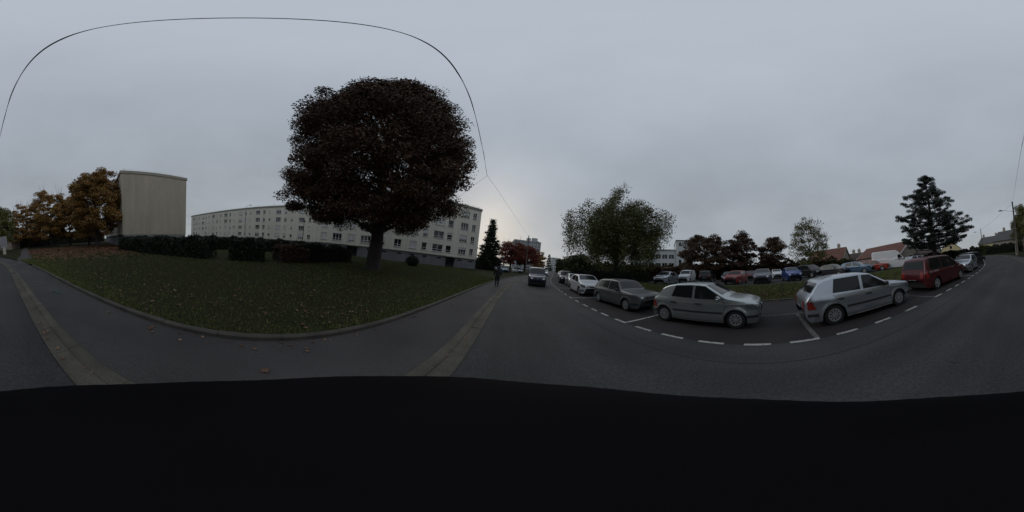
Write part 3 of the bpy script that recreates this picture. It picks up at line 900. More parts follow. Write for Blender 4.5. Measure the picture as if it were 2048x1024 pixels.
hedge('garden_tree_row', 'green bushes in front of the yellow house', [(12.5, -52), (16.5, -50)], 2.2, 3.0, M['l_green'], 8000, 0.24, seed=84, cat='shrub')
tree('round_bush', 'clipped round bush against the grey basement of the flats', (-13.3, 19.2, 0.05), 0.75, 0.8, 0.72, 50, 5000, 0.09, M['l_dark'], 0.06, zmin=0.08, seed=85, clump=(0.25, 0.22), nlimb=5, lobes=0.03)['category'] = 'bush'

# ------------------------------------------------------------------ blocks of flats
_frames = {}
def window_meshes(w, h, npan):
    key = (w, h, npan)
    if key not in _frames:
        f = MB()
        t, d = 0.055, 0.05
        f.box(0, w, 0, d, 0, t); f.box(0, w, 0, d, h - t, h)
        f.box(0, t, 0, d, t, h - t); f.box(w - t, w, 0, d, t, h - t)
        for i in range(1, npan):
            f.box(w * i / npan - 0.04, w * i / npan + 0.04, 0.002, d - 0.002, t, h - t)
        f.box(t, w - t, 0.004, d - 0.004, h * 0.3 - 0.03, h * 0.3 + 0.03)
        g = MB()
        g.box(0.03, w - 0.03, 0.022, 0.034, 0.03, h - 0.03)
        s = MB()
        s.box(-0.06, w + 0.06, -0.26, 0.03, -0.06, 0.0)
        _frames[key] = (f.mesh('window', M['pvc']), g.mesh('pane', M['glass']), s.mesh('sill', M['pvc']), {})
    return _frames[key]
def shutter_mesh(w, h, npan, fr):
    d = window_meshes(w, h, npan)[3]
    if fr not in d:
        m = MB()
        hh = h * fr
        n = max(2, int(hh / 0.11))
        for i in range(n):
            m.box(0.02, w - 0.02, -0.045, -0.012, h - hh * (i + 1) / n + 0.008, h - hh * i / n)
        m.box(0.0, w, -0.025, -0.012, h - hh, h)
        d[fr] = m.mesh('roller_shutter', M['shutter'])
    return d[fr]

def facade(root, U, z0, z1, holes, m, depth=0.2, name='wall'):
    """wall in the local XZ plane (outside is -Y), with real openings and reveals"""
    us = sorted(set([0, U] + [h[0] for h in holes] + [h[0] + h[2] for h in holes]))
    zs = sorted(set([z0, z1] + [h[1] for h in holes] + [h[1] + h[3] for h in holes]))
    mb = MB()
    for i in range(len(us) - 1):
        for j in range(len(zs) - 1):
            uc, zc = (us[i] + us[i + 1]) / 2, (zs[j] + zs[j + 1]) / 2
            if any(h[0] < uc < h[0] + h[2] and h[1] < zc < h[1] + h[3] for h in holes):
                continue
            mb.add([(us[i], 0, zs[j]), (us[i + 1], 0, zs[j]), (us[i + 1], 0, zs[j + 1]), (us[i], 0, zs[j + 1])], [(0, 1, 2, 3)])
    for u, z, w, h in holes:
        d = depth
        mb.add([(u, 0, z), (u + w, 0, z), (u + w, 0, z + h), (u, 0, z + h), (u, d, z), (u + w, d, z), (u + w, d, z + h), (u, d, z + h)],
               [(0, 1, 5, 4), (1, 2, 6, 5), (2, 3, 7, 6), (3, 0, 4, 7)])
    return mb.obj(name, m, root)

def flats(name, label, P0, P1, depth, zc, zt, cols, floors, doors=(), vents=(), wallmat='cream', gable_panels=False, seed=1, hidden_cols=()):
    """P0->P1 runs left to right along the facade seen from outside"""
    r = random.Random(seed)
    d = Vector((P1[0] - P0[0], P1[1] - P0[1], 0))
    U = d.length
    root = empty(name, (P0[0], P0[1], 0), math.atan2(d.y, d.x), label, 'building')
    fh = (zt - 0.3 - zc) / floors
    holes, wins = [], []
    for u, w, h, npan in cols:
        for fl in range(floors):
            z = zc + fl * fh + (fh - h) * 0.55
            holes.append((u, z, w, h))
            wins.append((u, z, w, h, npan))
    facade(root, U, zc, zt, holes, M[wallmat])
    for u, z, w, h, npan in wins:
        fm, gm, sm, _ = window_meshes(w, h, npan)
        o = bpy.data.objects.new('window', fm)
        o.location = (u, 0.13, z)
        link(o, root)
        link(bpy.data.objects.new('pane', gm), o)
        link(bpy.data.objects.new('sill', sm), o)
        fr = r.choice([0, 0, 0, 0.3, 0.6, 0.85, 1.0])
        if fr:
            link(bpy.data.objects.new('roller_shutter', shutter_mesh(w, h, npan, fr)), o)
    # basement storey, set back a little, with vents and doors
    bh = [(u, 0.1, w, h) for u, w, h in doors] + [(u, zc - 0.75, 0.9, 0.28) for u in vents]
    q = facade(root, U - 0.2, -0.3, zc, bh, M['greybase'], 0.35, 'basement_wall')
    q.location = (0.1, 0.12, 0)
    for u, w, h in doors:
        b = MB(); b.box(0, w, 0, 0.06, 0, h)
        o = b.obj('door', M['darkvoid'], root, loc=(u + 0.1, 0.36, 0.1))
        b = MB(); b.box(0.12, w * 0.48, -0.012, 0.0, 0.5, h - 0.2); b.box(w * 0.53, w - 0.12, -0.012, 0.0, 0.5, h - 0.2)
        b.obj('pane', M['glass'], o)
        b = MB(); b.box(-0.25, w + 0.25, -0.9, 0.3, h + 0.02, h + 0.14)
        b.obj('canopy', M['cream2'], root, loc=(u + 0.1, 0.2, 0.1))
    for u in vents:
        b = MB(); b.box(0, 0.9, 0, 0.02, 0, 0.28)
        b.obj('basement_vent', M['darkvoid'], root, loc=(u + 0.1, 0.3, zc - 0.75))
    # ledge, gables, back, roof
    b = MB(); b.box(-0.02, U + 0.02, -0.06, 0.1, zc - 0.14, zc - 0.003)
    b.obj('ledge', M['parapet'], root)
    if gable_panels:
        n = 5
        for i in range(n):
            b = MB(); b.box(U - 0.12, U, depth * i / n + 0.005, depth * (i + 1) / n - 0.005, zc - 0.1, zt)
            b.obj('wall_panel', M[wallmat + '2'], root)
        b = MB(); b.box(0.0, U - 0.13, 0.36, depth, -0.3, zt)
        b.obj('back_wall', M[wallmat + '2'], root)
        b = MB(); b.box(U - 0.13, U - 0.02, 0.15, depth - 0.1, -0.3, zc - 0.11)
        b.obj('gable_base', M['greybase'], root)
        b = MB(); b.box(0.0, 0.1, 0.002, 0.36, -0.3, zt)
        b.obj('end_return', M[wallmat], root)
        b = MB(); b.box(U - 0.12, U - 0.001, 0.002, 0.011, zc, zt)
        b.obj('end_return', M[wallmat], root)
    else:
        b = MB(); b.box(0.0, U, 0.37, depth, -0.3, zt)
        b.box(0, 0.05, 0.002, 0.37, zc, zt); b.box(U - 0.05, U, 0.002, 0.37, zc, zt)
        b.obj('back_wall', M[wallmat], root)
    b = MB(); b.box(-0.12, U + 0.12, -0.14, depth + 0.12, zt + 0.003, zt + 0.55)
    rf = b.obj('roof', M['parapet'], root)
    b = MB()
    for i in range(int(U / 2.5) + 1):
        u = min(U, i * 2.5)
        b.box(u - 0.02, u + 0.02, 0.6, 0.64, zt + 0.55, zt + 1.1)
    b.box(0, U, 0.605, 0.635, zt + 1.07, zt + 1.1); b.box(0, U, 0.605, 0.635, zt + 0.8, zt + 0.83)
    for i in range(int(depth / 2.5) + 1):
        v = 0.6 + i * (depth - 1.2) / max(1, int(depth / 2.5))
        b.box(U - 0.6, U - 0.56, v, v + 0.04, zt + 0.55, zt + 1.1)
    b.box(U - 0.6, U - 0.57, 0.6, depth - 0.6, zt + 1.07, zt + 1.1)
    b.obj('roof_rail', M['rail'], rf)
    return root

def antenna(parent, x, y, z):
    b = MB(); b.tube([(x, y, z), (x, y, z + 2.4)], 0.025, 4)
    for i in range(5):
        b.box(x - 0.02, x + 0.02, y - 0.5 + 0.05 * i, y + 0.5 - 0.05 * i, z + 1.9 + 0.1 * i, z + 1.92 + 0.1 * i)
    b.obj('antenna', M['rail'], parent)

# right block: seen from outside it runs from the far left (P0) to the near right corner (P1)
c2 = []
u = 1.6
pat = [(1.9, 1.45, 3), (1.0, 1.35, 2), (1.9, 1.45, 3), (1.0, 1.35, 1), (1.9, 1.45, 3), (1.0, 1.35, 2)]
for i, (uu, w, npan) in enumerate([(1.5, 1.4, 2), (4.2, 2.0, 3), (7.6, 1.4, 2), (10.2, 2.0, 3), (13.6, 1.4, 2), (16.8, 1.4, 2), (19.8, 1.4, 2), (22.2, 1.0, 1), (24.4, 2.1, 2), (27.2, 1.1, 1), (30.0, 1.7, 3), (32.6, 0.85, 2)]):
    c2.append((uu, w, 1.4, npan))
flats('block_of_flats', 'cream four storey flats with grey basement partly behind the copper beech', (-33.7, 12.5), (-7.7, 35.2), 11, 2.3, 13.3, c2, 4,
      doors=((7.4, 2.2, 2.0), (27.4, 1.9, 2.0)), vents=(2, 5, 11.5, 14.5, 17.5, 20, 22.5, 25.5, 30, 32.6), seed=2)
c1 = []
u = 2.0
while u < 63:
    for w, g, npan in ((1.8, 1.3, 3), (0.9, 1.5, 2), (0.75, 2.1, 1)):
        if u + w < 64.5:
            c1.append((u, w, 1.4 if w > 0.8 else 0.9, npan))
        u += w + g
b1 = flats('block_of_flats', 'long cream block of flats far behind the hedges, with lamp post before it', (-85.8, -35.9), (-46.3, 18.2), 11, 2.3, 13.3, c1, 4,
           doors=((30, 2.0, 2.0), (52, 2.0, 2.0)), vents=(4, 10, 16, 22, 36, 42, 47, 58), seed=3)
antenna(b1, 48, 5, 13.8); antenna(b1, 40, 6, 13.8)
c3 = []
u = 2.5
while u < 36:
    c3.append((u, 1.8, 1.4, 3)); c3.append((u + 3.2, 0.9, 1.4, 2))
    u += 6
gb_ = Vector((10.2, -6.8, 0)).normalized()
pe = Vector((-gb_.y, gb_.x, 0)) * -1          # away from the street
Pn = Vector((-19.2, -20.2, 0))
Pf = Pn + pe * 42
flats('block_of_flats', 'beige block showing its blank windowless gable above the dark hedge', (Pf.x, Pf.y), (Pn.x, Pn.y), 12.2, 2.3, 13.3, c3, 4,
      vents=(5, 12, 20, 28), gable_panels=True, seed=4)

# ---- distant blocks down the street
def tower(name, label, x, y, rz, w, d, h, m, floors, cols, topper=True):
    root = empty(name, (x, y, 0), rz, label, 'building')
    hole = [(w * (c + 0.25) / cols, h * (f + 0.35) / floors, w / cols * 0.5, h / floors * 0.45) for f in range(floors) for c in range(cols)]
    q = facade(root, w, 0, h, hole, m, 0.25)
    g = MB(); g.box(0, w, 0.3, d, 0, h)
    g.obj('back_wall', m, root)
    pm = MB(); pm.box(0, w / cols * 0.5, 0, 0.03, 0, h / floors * 0.45)
    pme = pm.mesh('window', M['hazeglass'])
    for u, z, a, b in hole:
        o = bpy.data.objects.new('window', pme); o.location = (u, 0.22, z); link(o, root)
    b = MB(); b.box(-0.2, w + 0.2, -0.2, d + 0.2, h + 0.003, h + 0.6)
    rf = b.obj('roof', M['greywall'], root)
    if topper:
        for (u, ww, hh) in ((w * 0.5, w * 0.14, 3.4), (w * 0.7, w * 0.2, 4.0)):
            b = MB(); b.box(u, u + ww, d * 0.3, d * 0.6, h + 0.6, h + 0.6 + hh)
            b.obj('lift_housing', m, rf)
        for u in (w * 0.25, w * 0.55, w * 0.9):
            b = MB(); b.tube([(u, d * 0.4, h), (u, d * 0.4, h + 5)], 0.12, 4); b.obj('antenna', M['zinc'], rf)
    return root
tower('tower_block', 'pale grey tower block rising above the red trees', 0.8, 146, rad(6), 25, 14, 25.5, M['greywall'], 9, 8)
tower('far_block', 'pale low block at the far end of the street, left one', 59, 232, rad(10), 14, 10, 19, M['whitewall'], 6, 5, False)
tower('far_block', 'lower pale block at the far end of the street, right one', 75, 228, rad(8), 16, 10, 14.5, M['whitewall'], 4, 5, False)
# white modern building behind the birch
root = empty('modern_building', (41, 44, PLAT), math.atan2(27 - 44, 53.5 - 41), 'white modern building on slanted columns behind the birch', 'building')
W_ = math.hypot(12.5, 17)
hs = [(0.8 + 2.4 * i, 3.9 + 3.1 * f, 1.9, 1.5) for i in range(6) for f in range(2)]
facade(root, 15.4, 3.0, 10, hs, M['whitewall'], 0.25, 'wall')
b = MB(); b.box(0, 15.4, 0.3, 12, 3.0, 10); b.obj('back_wall', M['whitewall'], root)
for u, z, w, h in hs:
    b = MB(); b.box(0, w, 0, 0.03, 0, h); o = b.obj('window', M['glass'], root, loc=(u, 0.2, z))
    b = MB(); b.box(w / 2 - 0.04, w / 2 + 0.04, -0.03, -0.002, 0, h); b.obj('frame', M['pvc'], o)
for u in (2, 6.5, 11):
    b = MB(); b.add([(u - 1.2, 0.5, 3), (u + 1.2, 0.5, 3), (u + 0.25, 0.5, -0.1), (u - 0.25, 0.5, -0.1), (u - 1.2, 1.0, 3), (u + 1.2, 1.0, 3), (u + 0.25, 1.0, -0.1), (u - 0.25, 1.0, -0.1)],
                    [(0, 3, 2, 1), (4, 5, 6, 7), (0, 1, 5, 4), (1, 2, 6, 5), (2, 3, 7, 6), (3, 0, 4, 7)])
    b.obj('slanted_column', M['beigewall'], root)
b = MB(); b.box(0.2, 15, 4.0, 11, -0.1, 2.98); b.obj('ground_floor_wall', M['darkvoid'], root)
hs = [(1.0, 2 + 3.2 * f, 0.9, 1.4) for f in range(4)] + [(4.6, 2 + 3.2 * f, 0.9, 1.4) for f in range(4)]
q = facade(root, W_ - 14.9, -0.3, 13.6, hs, M['whitewall'], 0.25, 'tall_wall'); q.location = (15.45, -0.4, 0)
for u, z, w, h in hs:
    b = MB(); b.box(0, w, 0, 0.03, 0, h); b.obj('window', M['glass'], root, loc=(15.45 + u, -0.2, z))
b = MB(); b.box(15.45, W_ + 0.55, -0.09, 12, -0.3, 13.6); b.obj('tall_back_wall', M['whitewall'], root)
b = MB(); b.box(15.3, W_ + 0.7, -0.55, 12.2, 13.603, 13.95); b.obj('roof', M['slate'], root)
b = MB(); b.box(-0.2, 15.28, -0.3, 12.2, 10.003, 10.4); b.obj('roof', M['greywall'], root)

# ---- houses with pitched roofs
def house(name, label, x, y, z, rz, L, W, he, hr, wm, rm, wins=(), chims=(), gwins=(), barge=None):
    """local X along the ridge, gable at both ends; the side facing -Y gets the windows in wins"""
    root = empty(name, (x, y, z), rz, label, 'house')
    b = MB()
    b.add([(0, 0, -0.3), (L, 0, -0.3), (L, W, -0.3), (0, W, -0.3), (0, 0, he), (L, 0, he), (L, W, he), (0, W, he), (0, W / 2, hr), (L, W / 2, hr)],
          [(0, 1, 5, 4), (1, 2, 6, 9, 5), (2, 3, 7, 6), (3, 0, 4, 8, 7)])
    b.obj('wall', wm, root)
    b = MB()
    s = (hr - he) / (W / 2)
    o_ = 0.45
    e0 = he - s * o_
    t = 0.18
    for a, c in ((-o_, W / 2), (W + o_, W / 2)):
        b.add([(-0.3, a, e0 + 0.03), (L + 0.3, a, e0 + 0.03), (L + 0.3, c, hr + 0.03), (-0.3, c, hr + 0.03), (-0.3, a, e0 + t), (L + 0.3, a, e0 + t), (L + 0.3, c, hr + t), (-0.3, c, hr + t)],
              [(0, 3, 2, 1), (4, 5, 6, 7), (0, 1, 5, 4), (1, 2, 6, 5), (2, 3, 7, 6), (3, 0, 4, 7)])
    rf = b.obj('roof', rm, root)
    if barge:
        for xe in (-0.36, L + 0.3):
            b = MB()
            for a in (-o_, W + o_):
                b.add([(xe, a, e0 - 0.05), (xe + 0.06, a, e0 - 0.05), (xe + 0.06, W / 2, hr - 0.05), (xe, W / 2, hr - 0.05), (xe, a, e0 + t + 0.03), (xe + 0.06, a, e0 + t + 0.03), (xe + 0.06, W / 2, hr + t + 0.03), (xe, W / 2, hr + t + 0.03)],
                      [(0, 3, 2, 1), (4, 5, 6, 7), (0, 1, 5, 4), (1, 2, 6, 5), (2, 3, 7, 6), (3, 0, 4, 7)])
            b.obj('barge_board', barge, rf)
    for u, z0, w, h in wins:
        b = MB(); b.box(0, w, -0.06, 0.02, 0, h); o = b.obj('window', M['pvc'], root, loc=(u, 0, z0))
        b = MB(); b.box(0.08, w / 2 - 0.04, -0.075, -0.062, 0.08, h - 0.08); b.box(w / 2 + 0.04, w - 0.08, -0.075, -0.062, 0.08, h - 0.08); b.obj('pane', M['glass'], o)
    for e, v, z0, w, h in gwins:
        xe = 0 if e == 0 else L
        sg = -1 if e == 0 else 1
        b = MB(); b.box(min(0, sg * 0.06), max(0, sg * 0.06), 0, w, 0, h); o = b.obj('window', M['pvc'], root, loc=(xe, v, z0))
        b = MB(); b.box(min(sg * 0.062, sg * 0.075), max(sg * 0.062, sg * 0.075), 0.08, w - 0.08, 0.08, h - 0.08); b.obj('pane', M['glass'], o)
    for u, v in chims:
        b = MB(); b.box(u - 0.45, u + 0.45, v - 0.3, v + 0.3, hr - 1.2, hr + 1.1); b.box(u - 0.55, u + 0.55, v - 0.4, v + 0.4, hr + 1.1, hr + 1.25)
        o = b.obj('chimney', M['brickchim'], rf)
        b = MB(); b.lathe([(0.14, hr + 1.25), (0.12, hr + 1.7), (0.0, hr + 1.7)], 8, c=(u - 0.2, v, 0)); b.lathe([(0.14, hr + 1.25), (0.12, hr + 1.7), (0.0, hr + 1.7)], 8, c=(u + 0.2, v, 0)); b.obj('chimney_pot', M['tile_red'], o)
    return root
def pol(az, D):
    return D * math.sin(rad(az)), D * math.cos(rad(az))
def house_between(name, label, az0, D0, az1, D1, W, he, hr, wm, rm, z=0.0, **kw):
    a, b = Vector(pol(az0, D0)), Vector(pol(az1, D1))
    d = b - a
    return house(name, label, a.x, a.y, z, math.atan2(d.y, d.x), d.length, W, he, hr, wm, rm, **kw)
house_between('house', 'red roofed house with pointed gable behind the half bare tree', 104, 56, 116.3, 50, 8, 3.0, 7.2, M['beigewall'], M['tile_red'], z=PLAT, chims=((10.5, 4),), wins=((3, 1, 1.2, 1.2), (7, 1, 1.2, 1.2)), barge=M['brickchim'])
house_between('house', 'low brown roofed building with chimneys between the two red roofs', 116.5, 58, 126, 54, 7, 2.6, 5.2, M['beigewall'], M['tile_brown'], z=PLAT, chims=((3.0, 3.5), (5.2, 3.5)))
house_between('house', 'long red roofed house with white gable edge behind the white van', 122, 49, 137, 38, 8, 2.8, 5.6, M['beigewall'], M['tile_red'], z=PLAT, wins=((1.5, 1, 1.2, 1.1), (4, 0.2, 0.9, 2.0), (6, 1, 1.2, 1.1), (10, 1, 1.2, 1.1)), gwins=((1, 3.4, 1.0, 1.2, 1.2),), barge=M['pvc'])
house_between('house', 'low grey house with brown roof beside the pine trunk', 138.5, 44, 150, 42, 7, 2.2, 3.9, M['greywall'], M['tile_brown'], z=PLAT, wins=((2, 0.9, 1.2, 1.0), (5, 0.9, 1.2, 1.0)))
house('house', 'pale yellow house whose gable faces the bend', 26.5, -66, 0, rad(-60), 10, 8.5, 3.9, 7.4, M['yellowwall'], M['tile_brown'], chims=((9, 4.2),), wins=((2, 1, 1.2, 1.3), (6, 1, 1.2, 1.3)), gwins=((0, 3.6, 3.9, 1.2, 1.4), (1, 3.6, 3.9, 1.2, 1.4)))
house_between('house', 'yellow house with slate roof straight above the road bend', 164.5, 84, 171.5, 78, 8, 5.2, 8.4, M['yellowwall'], M['slate'], chims=((1.2, 4), (8.6, 4)), wins=((2, 1, 1.2, 1.3), (5.5, 1, 1.2, 1.3), (2, 3, 1.2, 1.1), (5.5, 3, 1.2, 1.1)))
house_between('house', 'beige terraced house with two chimneys and slate roof near the pole', 169.8, 66, 176.8, 60, 8, 5.0, 8.6, M['beigewall'], M['slate'], chims=((3.0, 4), (7.0, 4)), wins=((1, 1, 1.2, 1.3), (4, 1, 1.2, 1.3), (1.2, 2.9, 1.1, 1.1), (5, 2.9, 1.1, 1.1)))
house_between('house', 'beige end house half hidden by the roadside tree', 177, 60, 184.5, 56, 8, 5.0, 8.6, M['beigewall'], M['slate'], chims=((2, 4),), wins=((1, 1, 1.2, 1.3), (4, 1, 1.2, 1.3)))

# ------------------------------------------------------------------ poles, lamps, wires, board, fence
def catenary(a, b, sag, n=14):
    a, b = Vector(a), Vector(b)
    return [a.lerp(b, i / n) - Vector((0, 0, sag * 4 * (i / n) * (1 - i / n))) for i in range(n + 1)]
def util_pole(name, label, x, y, h, arm=None, m='wood', head=True, r=0.13, lower=None):
    root = empty(name, (x, y, 0), 0, label, 'pole')
    b = MB(); b.tube([(0, 0, -0.3), (0, 0, h * 0.5), (0, 0, h)], [r * 1.3, r * 1.1, r * 0.85], 10)
    b.obj('post', M[m], root, True)
    if lower:
        b = MB(); b.tube([(r * 2.1, 0, -0.2), (r * 2.1, 0, lower)], 0.05, 8); b.obj('cable_duct', M['polewhite'], root, True)
    if arm:
        dx, dz, z0 = arm
        b = MB(); b.tube([(0, 0, z0), (dx * 0.5, 0, z0 + dz * 0.7), (dx, 0, z0 + dz)], 0.035, 6); o = b.obj('lamp_arm', M['zinc'], root, True)
        s = 1 if dx > 0 else -1
        b = MB(); b.tube([(dx - 0.05 * s, 0, z0 + dz), (dx + 0.15 * s, 0, z0 + dz + 0.02), (dx + 0.5 * s, 0, z0 + dz + 0.03), (dx + 0.78 * s, 0, z0 + dz)], [0.05, 0.13, 0.14, 0.05], 8); b.obj('lamp_head', M['darkmetal'], o, True)
    b = MB(); b.lathe([(0.03, h - 0.25), (0.06, h - 0.22), (0.03, h - 0.18), (0.06, h - 0.14), (0.0, h - 0.1)], 8, c=(r + 0.06, 0, 0)); b.obj('insulator', M['darkmetal'], root)
    return root
util_pole('utility_pole', 'wooden utility pole with street lamp arm at the road bend behind', 1.15, -31.5, 10.7, (2.1, 0.5, 8.6), r=0.15, lower=4.0)
util_pole('utility_pole', 'distant utility pole with lamp arm before the yellow houses', 14.6, -58, 9.8, (2.0, 0.4, 8.4), 'darkmetal', r=0.12)
util_pole('utility_pole', 'utility pole with lamp arm in front of the tower block', 4.1, 44.8, 10.6, (2.3, 0.5, 8.6), 'wood', r=0.13)
JX = (-2.85, 13.3, 9.75)
mb = MB()
pA = catenary((1.15, -31.5, 10.6), JX, 0.95, 26)
pB = catenary(JX, (4.1, 44.8, 10.45), 0.35, 14)
mb.tube([p for p in pA] + pB[1:], 0.011, 5)
tw = []
for i, p in enumerate(pA[12:]):
    tw.append(p + Vector((0.025 * math.cos(i * 2.1), 0, 0.025 * math.sin(i * 2.1))))
mb.tube(tw, 0.008, 4)
tag(mb.obj('overhead_cable', M['cable'], None, True), 'twisted black overhead cable sweeping across the sky between the poles', 'cable')
mb = MB()
mb.tube(catenary(JX, (-14.0, 29.6, 12.6), 0.3, 10), 0.012, 4)
tag(mb.obj('branch_cable', M['cable'], None, True), 'thin branch wire running from the overhead cable towards the flats', 'cable')
mb = MB()
mb.tube(catenary((1.15, -31.5, 10.4), (14.6, -58, 9.6), 0.5, 12), 0.02, 4)
tag(mb.obj('overhead_cable', M['cable'], None, True), 'faint cable between the two poles at the road bend', 'cable')

def street_lamp(label, x, y, h, kind):
    root = empty('street_lamp', (x, y, 0), 0, label, 'street lamp')
    b = MB(); b.tube([(0, 0, -0.2), (0, 0, h * 0.3), (0, 0, h)], [0.09, 0.065, 0.045], 8); b.obj('post', M['zinc'] if kind == 'arm' else M['darkmetal'], root, True)
    if kind == 'arm':
        b = MB(); b.tube([(0, 0, h), (0.08, 0.35, h + 0.5), (0.1, 0.9, h + 0.6)], 0.04, 6); o = b.obj('lamp_arm', M['zinc'], root, True)
        b = MB(); b.tube([(0.1, 0.85, h + 0.6), (0.1, 1.1, h + 0.62), (0.1, 1.5, h + 0.58)], [0.06, 0.14, 0.06], 8); b.obj('lamp_head', M['zinc'], o, True)
    elif kind == 'globe':
        b = MB(); b.lathe([(0.02, h)] + [(0.24 * math.sin(t), h + 0.24 - 0.24 * math.cos(t)) for t in [0.4 + 0.27 * i for i in range(10)]] + [(0, h + 0.48)], 12); b.obj('lamp_globe', M['lampglass'], root, True)
    else:
        b = MB(); b.lathe([(0.05, h), (0.28, h + 0.12), (0.3, h + 0.2), (0.1, h + 0.34), (0, h + 0.36)], 12); b.obj('lamp_head', M['darkmetal'], root, True)
street_lamp('tall grey street lamp in front of the long block of flats', -44.9, -3.2, 10.6, 'arm')
street_lamp('short dark lantern lamp beside the beech foliage and hedge', -28.8, 8.4, 5.6, 'lantern')
street_lamp('white globe lamp beside the dark conifer', -1.9, 38.0, 3.4, 'globe')
street_lamp('white globe lamp under the red tree near the van', 4.6, 42.5, 3.3, 'globe')
root = empty('notice_board', (-0.9, -30.0, 0.06), rad(8), 'grey display board on a pale foot at the left edge', 'sign')
b = MB(); b.box(-0.62, 0.62, -0.09, 0.09, 1.3, 3.3); o = b.obj('frame', M['zinc'], root)
b = MB(); b.box(-0.55, 0.55, 0.091, 0.1, 1.38, 3.22); b.obj('display_panel', M['boardface'], o)
b = MB(); b.box(-0.28, 0.28, -0.14, 0.14, -0.05, 1.298); b.obj('foot', M['polewhite'], root)
# low wire fence on the bank
root = empty('wire_fence', (9.9, 0, 0), 0, 'thin low wire fence along the foot of the bank', 'fence')
pm = MB(); pm.box(-0.02, 0.02, -0.02, 0.02, -0.1, 1.05)
pme = pm.mesh('fence_post', M['darkmetal'])
fy = [-14 + 2.2 * i for i in range(14)]
for y in fy:
    o = bpy.data.objects.new('fence_post', pme); o.location = (cc(y), y, 0.05); link(o, root)
for zz in (0.45, 0.8, 1.05):
    b = MB(); b.tube([(cc(y), y, 0.05 + zz) for y in fy], 0.005, 4); b.obj('wire', M['darkmetal'], root)

# ------------------------------------------------------------------ vehicles
HATCH = [(0, .42), (.004, .50), (.02, .555), (.06, .60), (.14, .645), (.255, .69), (.29, .735), (.445, .965), (.50, .988), (.60, 1.0), (.72, .985), (.81, .95), (.87, .89), (.945, .68), (.97, .61), (.992, .55), (1, .45)]
GOLF = [(0, .42), (.004, .49), (.02, .555), (.06, .60), (.15, .64), (.275, .675), (.31, .72), (.465, .965), (.52, .99), (.62, 1.0), (.77, .985), (.855, .945), (.888, .90), (.957, .68), (.978, .62), (.997, .55), (1, .42)]
MPV = [(0, .38), (.004, .45), (.02, .50), (.07, .545), (.16, .60), (.215, .64), (.25, .69), (.41, .955), (.47, .985), (.6, 1.0), (.86, .985), (.925, .95), (.945, .91), (.982, .62), (.99, .56), (.998, .5), (1, .38)]
LUDO = [(0, .36), (.004, .44), (.02, .49), (.07, .535), (.17, .585), (.205, .61), (.235, .65), (.36, .93), (.42, .985), (.55, 1.0), (.95, .985), (.975, .96), (.988, .9), (.994, .6), (1, .38)]
VAN = [(0, .22), (.004, .3), (.02, .345), (.06, .385), (.15, .44), (.175, .46), (.20, .5), (.295, .80), (.34, .92), (.39, .985), (.45, 1.0), (.96, .99), (.985, .97), (.993, .9), (.996, .5), (1, .24)]
CLASSIC = [(0, .42), (.004, .52), (.02, .575), (.06, .60), (.2, .635), (.29, .655), (.31, .69), (.40, .945), (.46, .985), (.56, 1.0), (.76, .985), (.84, .95), (.87, .91), (.955, .66), (.985, .62), (.997, .56), (1, .45)]
